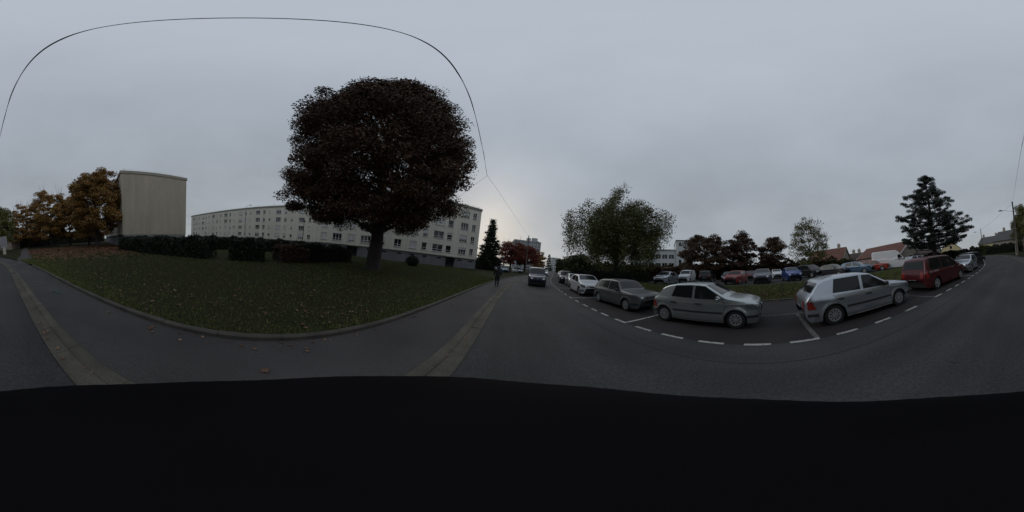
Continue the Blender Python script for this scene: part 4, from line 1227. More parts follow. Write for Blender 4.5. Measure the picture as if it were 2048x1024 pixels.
SPEC = {
    'clio': dict(L=3.77, W=1.64, H=1.42, wb=2.47, fo=.72, R=.292, prof=HATCH, belt=(.635, .665), side=[[(.285, .655), (.535, .665), (.535, .935), (.445, .925)], [(.565, .67), (.765, .685), (.735, .935), (.565, .94)]], doors=[(.275, .55), (.55, .795)], ws=(.30, .445), rw=(.875, .94)),
    'golf': dict(L=4.15, W=1.735, H=1.44, wb=2.51, fo=.82, R=.31, prof=GOLF, belt=(.63, .66), side=[[(.31, .645), (.55, .66), (.54, .935), (.47, .925)], [(.585, .665), (.795, .68), (.77, .925), (.575, .94)]], doors=[(.30, .565), (.565, .80)], ws=(.315, .465), rw=(.886, .952)),
    'hatch3': dict(L=4.07, W=1.70, H=1.40, wb=2.54, fo=.80, R=.29, prof=CLASSIC, belt=(.62, .65), side=[[(.315, .64), (.56, .65), (.555, .935), (.405, .925)], [(.585, .655), (.83, .70), (.79, .90), (.585, .93)]], doors=[(.30, .575)], ws=(.315, .40), rw=(.875, .945)),
    'crossover': dict(L=3.99, W=1.75, H=1.48, wb=2.54, fo=.78, R=.32, prof=HATCH, belt=(.65, .68), side=[[(.285, .67), (.53, .68), (.53, .93), (.445, .92)], [(.56, .685), (.80, .71), (.76, .92), (.56, .935)]], doors=[(.275, .545), (.545, .80)], ws=(.30, .445), rw=(.875, .94)),
    'mpv': dict(L=4.63, W=1.81, H=1.73, wb=2.84, fo=.88, R=.325, prof=MPV, belt=(.56, .58), side=[[(.26, .59), (.46, .60), (.46, .93), (.40, .92)], [(.48, .60), (.66, .605), (.66, .94), (.48, .935)], [(.68, .605), (.90, .62), (.88, .925), (.68, .94)]], doors=[(.25, .47), (.47, .67)], ws=(.255, .405), rw=(.945, .978)),
    'ludo': dict(L=4.0, W=1.70, H=1.80, wb=2.6, fo=.76, R=.31, prof=LUDO, belt=(.56, .57), side=[[(.235, .575), (.43, .58), (.43, .92), (.345, .90)]], doors=[(.225, .445)], ws=(.24, .355), rw=None),
    'ludo_glass': dict(L=4.1, W=1.75, H=1.75, wb=2.69, fo=.80, R=.31, prof=LUDO, belt=(.56, .57), side=[[(.235, .575), (.43, .58), (.43, .92), (.345, .90)], [(.46, .58), (.68, .585), (.68, .92), (.46, .925)], [(.70, .585), (.93, .60), (.92, .92), (.70, .92)]], doors=[(.225, .445), (.445, .69)], ws=(.24, .355), rw=(.984, .993)),
    'van': dict(L=5.4, W=1.99, H=2.45, wb=3.58, fo=.92, R=.33, prof=VAN, belt=(.46, .46), side=[[(.185, .455), (.355, .46), (.355, .74), (.275, .74)]], doors=[(.18, .37)], ws=(.205, .31), rw=None),
    'suv': dict(L=4.3, W=1.80, H=1.65, wb=2.6, fo=.82, R=.35, prof=MPV, belt=(.60, .61), side=[[(.27, .61), (.48, .62), (.48, .92), (.41, .91)], [(.50, .62), (.70, .63), (.70, .93), (.50, .93)], [(.72, .63), (.90, .65), (.88, .91), (.72, .92)]], doors=[(.26, .49), (.49, .71)], ws=(.255, .405), rw=(.945, .978)),
}
WHEEL = {}
def wheel_meshes(R, style):
    k = (R, style)
    if k not in WHEEL:
        w = 0.095
        t = MB()
        t.lathe([(R * .64, -w * .9), (R * .80, -w), (R * .95, -w * .92), (R, -w * .6), (R, w * .6), (R * .95, w * .92), (R * .80, w), (R * .64, w * .9)], 26, 'y')
        hub = MB(); hub.lathe([(0.0, w * .35), (R * .66, w * .35), (R * .66, -w * .6), (0, -w * .6)], 20, 'y')
        rim = MB()
        rim.lathe([(R * .66, w * .8), (R * .64, w * 1.02), (R * .55, w * 1.0), (R * .53, w * .7)], 26, 'y')
        rim.lathe([(0, w * 1.08), (R * .16, w * 1.05), (R * .2, w * .8)], 16, 'y')
        n = {'hub9': 9, 'hub10': 10, 'spoke7': 7, 'plain': 8}[style]
        fr = {'hub9': 0.5, 'hub10': 0.56, 'spoke7': 0.4, 'plain': 0.5}[style]
        for i in range(n):
            a = 2 * math.pi * i / n
            d = math.pi / n * fr
            V = []
            for r_, h_ in ((R * .17, w * 1.0), (R * .56, w * .96)):
                for da in (-d, d):
                    V.append((r_ * math.cos(a + da), h_, r_ * math.sin(a + da)))
            V += [(p[0], p[1] - w * .3, p[2]) for p in V]
            rim.add(V, [(0, 1, 3, 2), (0, 2, 6, 4), (1, 5, 7, 3)])
        WHEEL[k] = (t.mesh('tyre', M['tyre'], True, 40), hub.mesh('wheel', M['blackplastic']), rim.mesh('rim', M['rim'], True, 35))
    return WHEEL[k]

def car(name, label, spec, x, y, z, heading, col, cat='car', group=None, detail=1, wstyle='hub9', bumper=None, glass='carglass', kit=()):
    S = SPEC[spec]
    L, W, H, wb, fo, R = S['L'], S['W'], S['H'], S['wb'], S['fo'], S['R']
    root = empty(name, (x, y, z), rad(heading), label, cat, group)
    px_, pz = np.array([p[0] for p in S['prof']]) * L, np.array([p[1] for p in S['prof']]) * H
    gx_ = np.linspace(-0.3, L + 0.3, 1400)
    gz = np.interp(gx_, px_, pz)
    kk = np.exp(-np.linspace(-2.5, 2.5, 41) ** 2); kk /= kk.sum()
    gs = np.convolve(np.pad(gz, 20, 'edge'), kk, 'valid')
    wgt = np.clip(np.minimum(gx_, L - gx_) / 0.18, 0, 1)
    gz = gz * (1 - wgt) + gs * wgt
    zt = lambda q: float(np.interp(q, gx_, gz))
    sill = 0.13 * H if H < 1.7 else 0.19
    Ra = R * 1.17
    xw = (fo, fo + wb)
    def zb(q):
        e = 0.16
        zn = min(pz[0], pz[-1]) - 0.04
        v = sill
        for dd in (q, L - q):
            if dd < e:
                v = max(v, zn - (zn - sill) * math.sqrt(max(0, 1 - (1 - dd / e) ** 2)))
        for c in xw:
            if abs(q - c) < Ra:
                v = max(v, R + math.sqrt(Ra * Ra - (q - c) ** 2) - 0.01)
        return v
    def pw(q):
        f = 0.70 + 0.30 * math.sqrt(max(0, 1 - (1 - min(1, q / 0.42)) ** 2))
        r_ = 0.80 + 0.20 * math.sqrt(max(0, 1 - (1 - min(1, (L - q) / 0.36)) ** 2))
        return W / 2 * min(f, r_) * (1 - 0.05 * max(0, 1 - q / (L * .35)) ** 2)
    b0 = S['belt'][0]
    rw_ = 0.74 if spec not in ('ludo', 'van', 'ludo_glass') else 0.83
    zk = np.array([0, .12, .24, .34, .42, .50, .545, b0 - .015, b0 + .01, 1.02]) * H
    yk = np.array([.90, .945, .975, .982, .978, .985, 1.0, .965, .945, rw_])
    sf = lambda q: float(np.interp(q, zk, yk))
    xs = [0, .003, .009, .02, .035, .06, .09, .13, .17] + list(np.arange(.22, L - .2, .075)) + [L - q for q in (.17, .13, .09, .06, .035, .02, .009, .003, 0)]
    for c in xw:
        xs += [c + Ra * math.cos(t) for t in np.linspace(0, math.pi, 17)] + [c - Ra - .006, c + Ra + .006]
    xs = sorted(q for q in xs if 0 <= q <= L)
    xs = [q for i, q in enumerate(xs) if i == 0 or q - xs[i - 1] > .002]
    V, F = [], []
    NL, NC, NT = 20, 4, 4
    for q in xs:
        a, t = zb(q), zt(q)
        a = min(a, t - 0.03)
        rc = min(0.075, (t - a) * 0.35)
        half = []
        for i in range(NL):
            zz = a + (t - rc - a) * i / (NL - 1)
            fl = 0.0
            for c in xw:
                dd_ = math.hypot(q - c, zz - R) - Ra
                if zz > R * .6:
                    fl = max(fl, 0.026 * math.exp(-(dd_ / 0.075) ** 2))
            half.append((pw(q) * sf(zz) + fl, zz))
        ye = half[-1][0]
        for i in range(1, NC + 1):
            th = math.pi / 2 * i / NC
            half.append((ye - rc * 1.3 * (1 - math.cos(th)), t - rc + rc * math.sin(th)))
        yl = half[-1][0]
        for i in range(1, NT + 1):
            u_ = 1 - i / NT
            half.append((yl * u_, t + 0.022 * (1 - u_ * u_)))
        ring = half + [(-p[0], p[1]) for p in half[-2::-1]]
        V += [(L / 2 - q, p[0], p[1]) for p in ring]
    k = len(ring)
    for i in range(len(xs) - 1):
        for j in range(k - 1):
            F.append((i * k + j, (i + 1) * k + j, (i + 1) * k + j + 1, i * k + j + 1))
    F.append(tuple(range(k)))
    F.append(tuple((len(xs) - 1) * k + j for j in range(k - 1, -1, -1)))
    mb = MB(); mb.add(V, F)
    body = mb.obj('body', col, root, True, 32)
    bvh = BVHTree.FromPolygons([Vector(v) for v in V], F)
    DIR = {'L': (Vector((0, 4, 0)), Vector((0, -1, 0))), 'R': (Vector((0, -4, 0)), Vector((0, 1, 0))), 'F': (Vector((L, 0, 0)), Vector((-1, 0, 0))), 'B': (Vector((-L, 0, 0)), Vector((1, 0, 0))), 'T': (Vector((0, 0, 4)), Vector((0, 0, -1)))}
    def P(side, a, b):
        o_, d_ = DIR[side]
        if side in 'LR':
            o = Vector((L / 2 - a, o_.y, b))
        elif side in 'FB':
            o = Vector((o_.x, a, b))
        else:
            o = Vector((L / 2 - a, b, o_.z))
        h, n_, _, _ = bvh.ray_cast(o, d_)
        if h is None:
            h, n_, _, _ = bvh.find_nearest(o + d_ * (o_.length - (W / 2 if side in 'LR' else L / 2 if side in 'FB' else H)))
        if n_.dot(d_) > 0:
            n_ = -n_
        return h, n_
    def patch(nm, side, q4, m, off=0.006, nu=6, nv=4, parent=root, smooth=True):
        Vv, Ff = [], []
        for i in range(nu + 1):
            for j in range(nv + 1):
                u_, v_ = i / nu, j / nv
                a = (q4[0][0] * (1 - u_) + q4[1][0] * u_) * (1 - v_) + (q4[3][0] * (1 - u_) + q4[2][0] * u_) * v_
                b = (q4[0][1] * (1 - u_) + q4[1][1] * u_) * (1 - v_) + (q4[3][1] * (1 - u_) + q4[2][1] * u_) * v_
                h, n_ = P(side, a, b)
                Vv.append(h + n_ * off)
        for i in range(nu):
            for j in range(nv):
                Ff.append((i * (nv + 1) + j, (i + 1) * (nv + 1) + j, (i + 1) * (nv + 1) + j + 1, i * (nv + 1) + j + 1))
        # rim of the patch goes down to the body so that it has thickness
        m_ = MB(); m_.add(Vv, Ff)
        return m_.obj(nm, m, parent, smooth)
    bl, gl_ = M['blackplastic'], M[glass]
    # dark floor pan that closes the shell from below
    m_ = MB(); m_.box(-L / 2 + .25, L / 2 - .3, -W / 2 + .24, W / 2 - .24, sill + .01, min(H * .45, .62)); m_.obj('underbody', bl, root)
    # glass
    a0, a1 = S['ws'][0] * L, S['ws'][1] * L
    def yedge(q):
        return pw(q) * sf(zt(q) - .07) - 0.11
    patch('windscreen', 'T', [(a0, -yedge(a0)), (a1, -yedge(a1)), (a1, yedge(a1)), (a0, yedge(a0))], gl_, 0.008, 8, 8)
    if S['rw']:
        r0, r1 = S['rw'][0] * L, S['rw'][1] * L
        z1_, z0_ = zt(r0), zt(r1)
        patch('rear_window', 'B', [(-yedge(r1) + .02, z0_ + .02), (yedge(r1) - .02, z0_ + .02), (yedge(r0) - .03, z1_ - .02), (-yedge(r0) + .03, z1_ - .02)], gl_, 0.008, 8, 5)
    if detail >= 1:
        for sd_ in 'LR':
            for (d0, d1) in (S['doors'] if detail >= 2 else ()):
                e = 0.012
                lo = sill + 0.05
                hi = b0 * H
                d0m, d1m = d0 * L, d1 * L
                fr_ = max(xw[0] + Ra + .02, d0m)
                bot1 = d1m if d1m < xw[1] - Ra else xw[1] - Ra - .01
                patch('door_seal', sd_, [(fr_ - e, lo - e), (bot1 + e, lo - e), (d1m + e, hi), (d0m - e, hi)], bl, 0.002, 8, 6)
                dr = patch('door', sd_, [(fr_, lo), (bot1, lo), (d1m, hi), (d0m, hi)], col, 0.005, 8, 6)
                hx = d1m - 0.20
                h, n_ = P(sd_, hx, hi - 0.13)
                m_ = MB(); sy = 1 if sd_ == 'L' else -1
                m_.box(h.x - .10, h.x + .10, min(h.y, h.y + sy * .03), max(h.y, h.y + sy * .03), h.z - .02, h.z + .02)
                m_.obj('handle', bl, dr)
            for q in S['side']:
                q4 = [(a * L, b * H) for a, b in q]
                if detail >= 2:
                    mx_, mz_ = sum(p[0] for p in q4) / 4, sum(p[1] for p in q4) / 4
                    patch('window_seal', sd_, [(mx_ + (p[0] - mx_) * 1.05, mz_ + (p[1] - mz_) * 1.09) for p in q4], bl, 0.007, 5, 4)
                patch('side_window', sd_, q4, gl_, 0.011, 5, 4)
    # lights, grille, bumpers
    zh = zt(0.10)
    for s in (-1, 1):
        yo, yi = s * W * .42, s * W * .235
        hl = (zh - .20, zh - .035)
        if 'round' in kit:
            h, n_ = P('F', s * W * .33, zh - .12)
            m_ = MB(); m_.lathe([(0, .035), (.06, .03), (.09, .0), (.09, -.08)], 14, 'x', (h.x, h.y, h.z)); m_.obj('headlight', M['lampclear'], root, True)
        else:
            patch('headlight', 'F', [(yi, hl[0] + .02), (yo, hl[0]), (yo, hl[1] - .005), (yi, hl[1] - .03)], M['lampclear'], 0.010, 4, 3)
            ym = (yo + yi) / 2
            patch('reflector', 'F', [(ym - s * .07, hl[0] + .035), (ym + s * .06, hl[0] + .035), (ym + s * .06, hl[1] - .035), (ym - s * .07, hl[1] - .045)], M['reflector'], 0.014, 2, 2)
        zb_ = zt(L - .04)
        tl = kit_tl = (zb_ - .26, zb_ - .03)
        if spec in ('mpv', 'ludo', 'ludo_glass', 'suv', 'van'):
            tl = (H * .50 - .16, H * .50 + .14)
        patch('tail_light', 'B', [(s * W * .28, tl[0]), (s * W * .395, tl[0]), (s * W * .395, tl[1]), (s * W * .29, tl[1])], M['lampred'], 0.010, 3, 3)
        sd_ = 'L' if s > 0 else 'R'
        if detail >= 2:
            patch('tail_light', sd_, [(L - .30, tl[0]), (L - .075, tl[0]), (L - .075, tl[1]), (L - .20, tl[1])], M['lampred'], 0.009, 3, 3)
            patch('headlight', sd_, [(.10, hl[0]), (.36, hl[0] + .04), (.42, hl[1] - .01), (.12, hl[1] - .03)], M['lampclear'], 0.009, 3, 3)
        if detail >= 2 and not bumper:
            patch('bumper_strip', sd_, [(.07, sill + .17), (.40, sill + .17), (.40, sill + .25), (.07, sill + .25)], bl, 0.012, 4, 1)
            patch('bumper_strip', sd_, [(L - .06, sill + .17), (L - .36, sill + .17), (L - .36, sill + .25), (L - .06, sill + .25)], bl, 0.012, 4, 1)
        if 'silltrim' in kit:
            patch('sill_trim', sd_, [(xw[0] + Ra + .02, sill + .015), (xw[1] - Ra - .02, sill + .015), (xw[1] - Ra - .02, sill + .045), (xw[0] + Ra + .02, sill + .045)], M['paint'], 0.02, 8, 1)
        # mirror
        h, n_ = P(sd_, S['side'][0][0][0] * L + .16, b0 * H + .03)
        m_ = MB(); m_.tube([(h.x + .06, h.y, h.z), (h.x + .05, h.y + s * .06, h.z + .02), (h.x + .02, h.y + s * .13, h.z + .05), (h.x + .02, h.y + s * .19, h.z + .05)], [.03, .055, .075, .04], 8)
        m_.obj('mirror', bl if 'blackmirror' in kit else col, root, True)
        if detail >= 2 and 'strip' in kit:
            patch('side_moulding', sd_, [(xw[0] + Ra + .04, H * .335), (xw[1] - Ra - .04, H * .335), (xw[1] - Ra - .04, H * .375), (xw[0] + Ra + .04, H * .375)], bl, 0.016, 10, 1)
    bm = bumper or col
    patch('grille', 'F', [(-W * .2, zh - .20), (W * .2, zh - .20), (W * .22, zh - .09), (-W * .22, zh - .09)], bl, 0.008, 6, 2)
    patch('front_bumper', 'F', [(-W * .38, sill + .10), (W * .38, sill + .10), (W * .38, sill + .26), (-W * .38, sill + .26)], bm if bumper else bl, 0.014, 8, 2)
    patch('rear_bumper', 'B', [(-W * .39, sill + .14), (W * .39, sill + .14), (W * .39, sill + .28), (-W * .39, sill + .28)], bm if bumper else bl, 0.014, 8, 2)
    patch('number_plate', 'F', [(-.26, sill + .16), (.26, sill + .16), (.26, sill + .27), (-.26, sill + .27)], M['plate'], 0.022, 2, 1)
    patch('number_plate', 'B', [(-.26, sill + .34), (.26, sill + .34), (.26, sill + .45), (-.26, sill + .45)], M['plate'], 0.022, 2, 1)
    if 'badge' in kit:
        h, n_ = P('F', 0, zh - .14)
        m_ = MB(); m_.lathe([(0, .02), (.05, .016), (.06, .0)], 10, 'x', (h.x + .012, 0, h.z)); m_.obj('badge', M['chrome'], root)
    # wheels
    tm, hm, rm = wheel_meshes(R, wstyle)
    for c in xw:
        for s in (-1, 1):
            o = bpy.data.objects.new('wheel', hm)
            o.location = (L / 2 - c, s * (W / 2 - .125), R)
            if s < 0:
                o.rotation_euler = (0, 0, math.pi)
            link(o, root)
            link(bpy.data.objects.new('tyre', tm), o)
            link(bpy.data.objects.new('rim', rm), o)
    return root

silver1 = paint('silver_green_paint', (0.46, 0.495, 0.495), 0.8, 0.26)
silver2 = paint('silver_paint', (0.47, 0.51, 0.56), 0.8, 0.26)
greyp = paint('faded_grey_paint', (0.105, 0.11, 0.112), 0.3, 0.45)
whitep = paint('white_paint', (0.62, 0.64, 0.66))
redp = paint('dark_red_paint', (0.075, 0.009, 0.012), 0.15)
red2 = paint('faded_red_paint', (0.24, 0.024, 0.024), 0.0, 0.45)
orangered = paint('orange_red_paint', (0.26, 0.028, 0.016), 0.0, 0.4)
bluep = paint('blue_paint', (0.02, 0.06, 0.24), 0.2)
bluem = paint('steel_blue_paint', (0.075, 0.135, 0.21), 0.35)
navy = paint('navy_paint', (0.022, 0.025, 0.055), 0.2)
black = paint('black_paint', (0.014, 0.014, 0.016), 0.1)
dkgrey = paint('charcoal_paint', (0.055, 0.055, 0.062), 0.35)
bgrey = paint('blue_grey_paint', (0.10, 0.11, 0.135), 0.4)
ROW = 'cars parked along the street'
PARK = 'cars in the raised car park'
# near side wheels stand at the measured points; the row faces away behind us (-Y)
car('parked_car', 'silver green five door hatchback, front pointing right, nearest of the parked row', 'clio', 4.82 + .72, 2.17, 0, -90.5, silver1, group=ROW, detail=2, wstyle='hub9', kit=('strip', 'badge'))
car('parked_car', 'silver hatchback with red tail lamp seen from behind, right of the empty bay', 'golf', 4.35 + .77, -2.98, 0, -90, silver2, group=ROW, detail=2, wstyle='hub10', kit=('strip', 'blackmirror', 'silltrim'))
car('parked_car', 'dark red people carrier parked beyond the silver hatchback', 'mpv', 4.3 + .80, -8.5, 0, -92.5, redp, group=ROW, detail=2, wstyle='spoke7', bumper=redp)
car('parked_car', 'small silver car facing us behind the red people carrier', 'crossover', 4.55 + .85, -14.2, 0, 96, silver2, group=ROW, detail=2, wstyle='plain', kit=('round', 'blackmirror'))
car('parked_car', 'dark car with red tail lamps, last of the row at the bend', 'suv', 6.5, -19.9, 0, -105, black, group=ROW, detail=1, wstyle='plain')
car('parked_car', 'faded grey three door hatchback behind the silver green one', 'hatch3', 4.95 + .75, 6.85, 0, -92.5, greyp, group=ROW, detail=2, wstyle='plain', kit=('blackmirror',))
car('parked_car', 'white crossover hatchback with black roof pillars, third along the row', 'crossover', 5.05 + .80, 11.85, 0, -97, whitep, group=ROW, detail=2, wstyle='spoke7', kit=('badge', 'blackmirror'))
car('parked_car', 'pale car with light teal windscreen behind the white crossover', 'clio', 7.0, 17.0, 0, -102, silver1, group=ROW, detail=1, wstyle='plain', glass='tealglass')
car('parked_car', 'black car far along the parked row', 'suv', 7.6, 21.8, 0, -104, black, group=ROW, detail=1)
car('parked_car', 'small white car farthest along the parked row', 'clio', 11.6, 36, 0, -106, whitep, group=ROW, detail=1)
car('approaching_van', 'dark blue compact van driving towards us in the street', 'ludo', 2.72, 16.6, 0, -96, navy, cat='van', detail=2, wstyle='plain', kit=('blackmirror', 'badge'))
car('following_car', 'white car following behind the dark blue van', 'clio', 8.6, 40, 0, -106, whitep, detail=1)
car('parked_car', 'blue car parked on the left beside the conifer', 'golf', -1.7, 37.0, 0, -70, bluem, group='cars parked left of the street', detail=1)
car('parked_car', 'white car parked behind the blue one at the left', 'clio', -3.4, 41.2, 0, -70, whitep, group='cars parked left of the street', detail=1)
car('parked_car', 'silver car parked under the red trees', 'clio', 1.8, 42.5, 0, -70, silver2, group='cars parked left of the street', detail=1)
# car park
zp = PLAT + 0.02
car('car_park_car', 'silver hatchback facing us at the left end of the car park', 'clio', 15.4, 11.0, zp, 190, silver2, group=PARK, detail=1)
car('car_park_van', 'white compact van parked in the car park with rounded roof', 'ludo', 21.6, 11.6, zp, 190, whitep, cat='van', detail=1, kit=('badge',))
car('car_park_car', 'black estate seen from behind beside the white compact van', 'suv', 22.4, 8.6, zp, 8, black, group=PARK, detail=1)
car('car_park_car', 'black hatchback half hidden left of the red hatchback', 'golf', 23.0, 5.6, zp, 184, black, group=PARK, detail=1)
car('car_park_car', 'faded red small hatchback facing us in the car park', 'hatch3', 17.3, 3.4, zp, 172, red2, group=PARK, detail=1)
car('car_park_car', 'dark red car behind the faded red hatchback', 'golf', 24.6, 2.6, zp, 180, redp, group=PARK, detail=1)
car('car_park_car', 'blue grey saloon facing us in the middle of the car park', 'golf', 16.9, 0.55, zp, 178, bgrey, group=PARK, detail=1)
car('car_park_car', 'small white car behind, left of the bright blue hatchback', 'clio', 25.0, -1.3, zp, 182, whitep, group=PARK, detail=1)
car('car_park_car', 'bright blue hatchback with chrome badge facing us', 'clio', 17.4, -2.45, zp, 184, bluep, group=PARK, detail=1, kit=('badge',))
car('car_park_car', 'black car right of the bright blue hatchback, seen end on', 'suv', 20.6, -5.4, zp, 205, black, group=PARK, detail=1)
car('car_park_car', 'charcoal hatchback with bright headlamps above the silver roof', 'clio', 18.2, -7.7, zp, 214, dkgrey, group=PARK, detail=1, kit=('badge',))
car('car_park_car', 'steel blue hatchback parked beside the charcoal one', 'golf', 16.9, -10.2, zp, 216, bluem, group=PARK, detail=1)
car('car_park_car', 'small orange red old car with round headlamps before the white van', 'hatch3', 17.0, -12.9, zp, 218, orangered, group=PARK, detail=1, kit=('round',))
car('car_park_van', 'tall white panel van under the red roof', 'van', 16.1, -15.4, zp, 226, whitep, cat='van', detail=1)
car('car_park_car', 'silver car nose on, right of the white panel van', 'clio', 14.5, -19.2, zp, 226, silver2, group=PARK, detail=1)
car('car_park_car', 'white estate parked farthest right below the pine', 'golf', 17.4, -22.0, zp, 228, whitep, group=PARK, detail=1)

# ------------------------------------------------------------------ people
def skinned(name, joints, edges, m, parent, sub=1, rootj=None):
    """joints: name -> (x, y, z, r)"""
    keys = list(joints)
    me = bpy.data.meshes.new(name)
    me.from_pydata([joints[k][:3] for k in keys], [(keys.index(a), keys.index(b)) for a, b in edges], [])
    o = bpy.data.objects.new(name, me)
    COL.objects.link(o)
    md = o.modifiers.new('skin', 'SKIN')
    for i, k in enumerate(keys):
        sv = me.skin_vertices[0].data[i]
        sv.radius = (joints[k][3], joints[k][3] if len(joints[k]) < 5 else joints[k][4])
        sv.use_root = (k == rootj) or (rootj is None and i == 0)
    md.use_smooth_shade = True
    s = o.modifiers.new('sub', 'SUBSURF')
    s.levels = sub; s.render_levels = sub
    dg = bpy.context.evaluated_depsgraph_get()
    new = bpy.data.meshes.new_from_object(o.evaluated_get(dg))
    o.modifiers.clear()
    o.data = new
    new.materials.clear()
    new.materials.append(m)
    new.polygons.foreach_set('use_smooth', [True] * len(new.polygons))
    if parent is not None:
        o.parent = parent
    return o

def hand(J, E, w, pre, fwd, side, dn, spread=1.0):
    """palm and five fingers from wrist joint w; fwd/side/dn are unit vectors"""
    wx = Vector(J[w][:3])
    fwd, side, dn = Vector(fwd), Vector(side), Vector(dn)
    pm = wx + fwd * .06
    J[pre + 'palm'] = (*pm, .024, .033)
    E.append((w, pre + 'palm'))
    for i, (off, ln) in enumerate(((.028, .065), (.010, .075), (-.010, .07), (-.028, .055))):
        a = pm + fwd * .035 + side * off
        b = a + fwd * ln * .55 + dn * ln * .2
        c = b + fwd * ln * .3 + dn * ln * .45
        for nm, p, r_ in (('a', a, .0095), ('b', b, .0088), ('c', c, .0075)):
            J[f'{pre}f{i}{nm}'] = (*p, r_)
        E += [(pre + 'palm', f'{pre}f{i}a'), (f'{pre}f{i}a', f'{pre}f{i}b'), (f'{pre}f{i}b', f'{pre}f{i}c')]
    a = wx + fwd * .03 + side * .045 + dn * .01
    b = a + fwd * .035 + side * .015 + dn * .015
    J[pre + 'ta'] = (*a, .0115); J[pre + 'tb'] = (*b, .009)
    E += [(pre + 'palm', pre + 'ta'), (pre + 'ta', pre + 'tb')]

def head_parts(root, c, fwd, hair=True, s=1.0):
    """nose, eyes, ears, mouth and hair round head centre c, face towards fwd"""
    c, f = Vector(c), Vector(fwd)
    sd_ = Vector((f.y, -f.x, 0))
    m_ = MB(); m_.tube([c + f * .088 * s + Vector((0, 0, .02 * s)), c + f * .112 * s + Vector((0, 0, -.015 * s)), c + f * .092 * s + Vector((0, 0, -.028 * s))], [.008 * s, .015 * s, .010 * s], 6); m_.obj('nose', M['skin'], root, True)
    for k in (-1, 1):
        p = c + f * .088 * s + sd_ * .032 * k * s + Vector((0, 0, .018 * s))
        m_ = MB(); m_.lathe([(0, -.011 * s), (.010 * s, -.004 * s), (.010 * s, .004 * s), (0, .011 * s)], 8, c=p); m_.obj('eye', M['eye'], root, True)
        p = c + sd_ * .078 * k * s
        m_ = MB(); m_.tube([p + Vector((0, 0, .03 * s)), p + sd_ * .012 * k * s, p + Vector((0, 0, -.03 * s))], [.008 * s, .02 * s, .008 * s], 6); m_.obj('ear', M['skin'], root, True)
    m_ = MB(); m_.tube([c + f * .086 * s - sd_ * .022 * s + Vector((0, 0, -.052 * s)), c + f * .094 * s + Vector((0, 0, -.054 * s)), c + f * .086 * s + sd_ * .022 * s + Vector((0, 0, -.052 * s))], [.004, .006, .004], 5); m_.obj('mouth', M['lampred'], root, True)
    if hair:
        m_ = MB()
        Vv, Ff = [], []
        nu, nv = 14, 7
        for j in range(nv + 1):
            th = rad(118) * j / nv
            for i in range(nu):
                a = 6.283 * i / nu
                d = Vector((math.cos(a) * math.sin(th), math.sin(a) * math.sin(th), math.cos(th)))
                k = max(0, d.dot(f))
                lim = th if k < .45 else min(th, rad(62))
                d = Vector((math.cos(a) * math.sin(lim), math.sin(a) * math.sin(lim), math.cos(lim)))
                p = c + Vector((d.x * .098, d.y * .098, d.z * .125)) * s - f * .008
                Vv.append(p)
        for j in range(nv):
            for i in range(nu):
                i2 = (i + 1) % nu
                Ff.append((j * nu + i, j * nu + i2, (j + 1) * nu + i2, (j + 1) * nu + i))
        m_.add(Vv, Ff); m_.obj('hair', M['hair'], root, True)

# pedestrian in black walking away on the pavement
S_ = 0.86
pr = empty('person', (-0.95, 12.5, 0.03), rad(2), 'person in a black hooded coat walking away on the pavement', 'person')
pr.scale = (S_ * 1.22, S_ * 1.15, S_)
J = {'pelvis': (0, 0, .94, .115, .10), 'spine': (0, .01, 1.16, .12, .10), 'chest': (0, .02, 1.36, .13, .10), 'neck': (0, .03, 1.50, .05), 'head0': (0, .045, 1.58, .072, .08), 'head1': (0, .05, 1.68, .075, .082),
     'shL': (.17, .02, 1.43, .055), 'elL': (.25, -.06, 1.17, .042), 'wrL': (.24, .06, .95, .028), 'shR': (-.17, .02, 1.43, .055), 'elR': (-.25, .0, 1.17, .042), 'wrR': (-.25, .12, .95, .028),
     'hipL': (.09, 0, .88, .085), 'knL': (.09, .14, .50, .055), 'anL': (.085, .06, .09, .038), 'toL': (.09, .22, .035, .032), 'hipR': (-.09, 0, .88, .085), 'knR': (-.08, -.02, .50, .055), 'anR': (-.07, -.22, .12, .038), 'toR': (-.07, -.10, .035, .032)}
Eg = [('pelvis', 'spine'), ('spine', 'chest'), ('chest', 'neck'), ('neck', 'head0'), ('head0', 'head1'), ('chest', 'shL'), ('shL', 'elL'), ('elL', 'wrL'), ('chest', 'shR'), ('shR', 'elR'), ('elR', 'wrR'),
      ('pelvis', 'hipL'), ('hipL', 'knL'), ('knL', 'anL'), ('anL', 'toL'), ('pelvis', 'hipR'), ('hipR', 'knR'), ('knR', 'anR'), ('anR', 'toR')]
J2, E2 = {k: v if k[:2] not in ('pe', 'sp', 'ch', 'sh', 'el', 'hi', 'kn', 'an') else (*v[:3], *[q * 0.72 for q in v[3:]]) for k, v in J.items()}, list(Eg)
hand(J2, E2, 'wrL', 'l', (0, .25, -.97), (0, .97, .25), (-1, 0, 0))
hand(J2, E2, 'wrR', 'r', (0, .25, -.97), (0, .97, .25), (1, 0, 0))
skinned('body', J2, E2, M['skin'], pr, 1, 'pelvis')
ck = ['pelvis', 'spine', 'chest', 'shL', 'elL', 'wrL', 'shR', 'elR', 'wrR']
Jc = {k: tuple(J[k][:3]) + tuple(v + (.05 if k in ('pelvis', 'spine', 'chest') else .028) for v in J[k][3:]) for k in ck}
Jc['hem'] = (0, 0, .74, .175, .15)
Jc['collar'] = (0, .03, 1.52, .085, .085)
skinned('coat', Jc, [e for e in Eg if e[0] in ck and e[1] in ck] + [('pelvis', 'hem'), ('chest', 'collar')], M['coat'], pr, 2, 'pelvis')
tk = ['pelvis', 'hipL', 'knL', 'anL', 'hipR', 'knR', 'anR']
Jt = {k: tuple(J[k][:3]) + tuple(v + .022 for v in J[k][3:]) for k in tk}
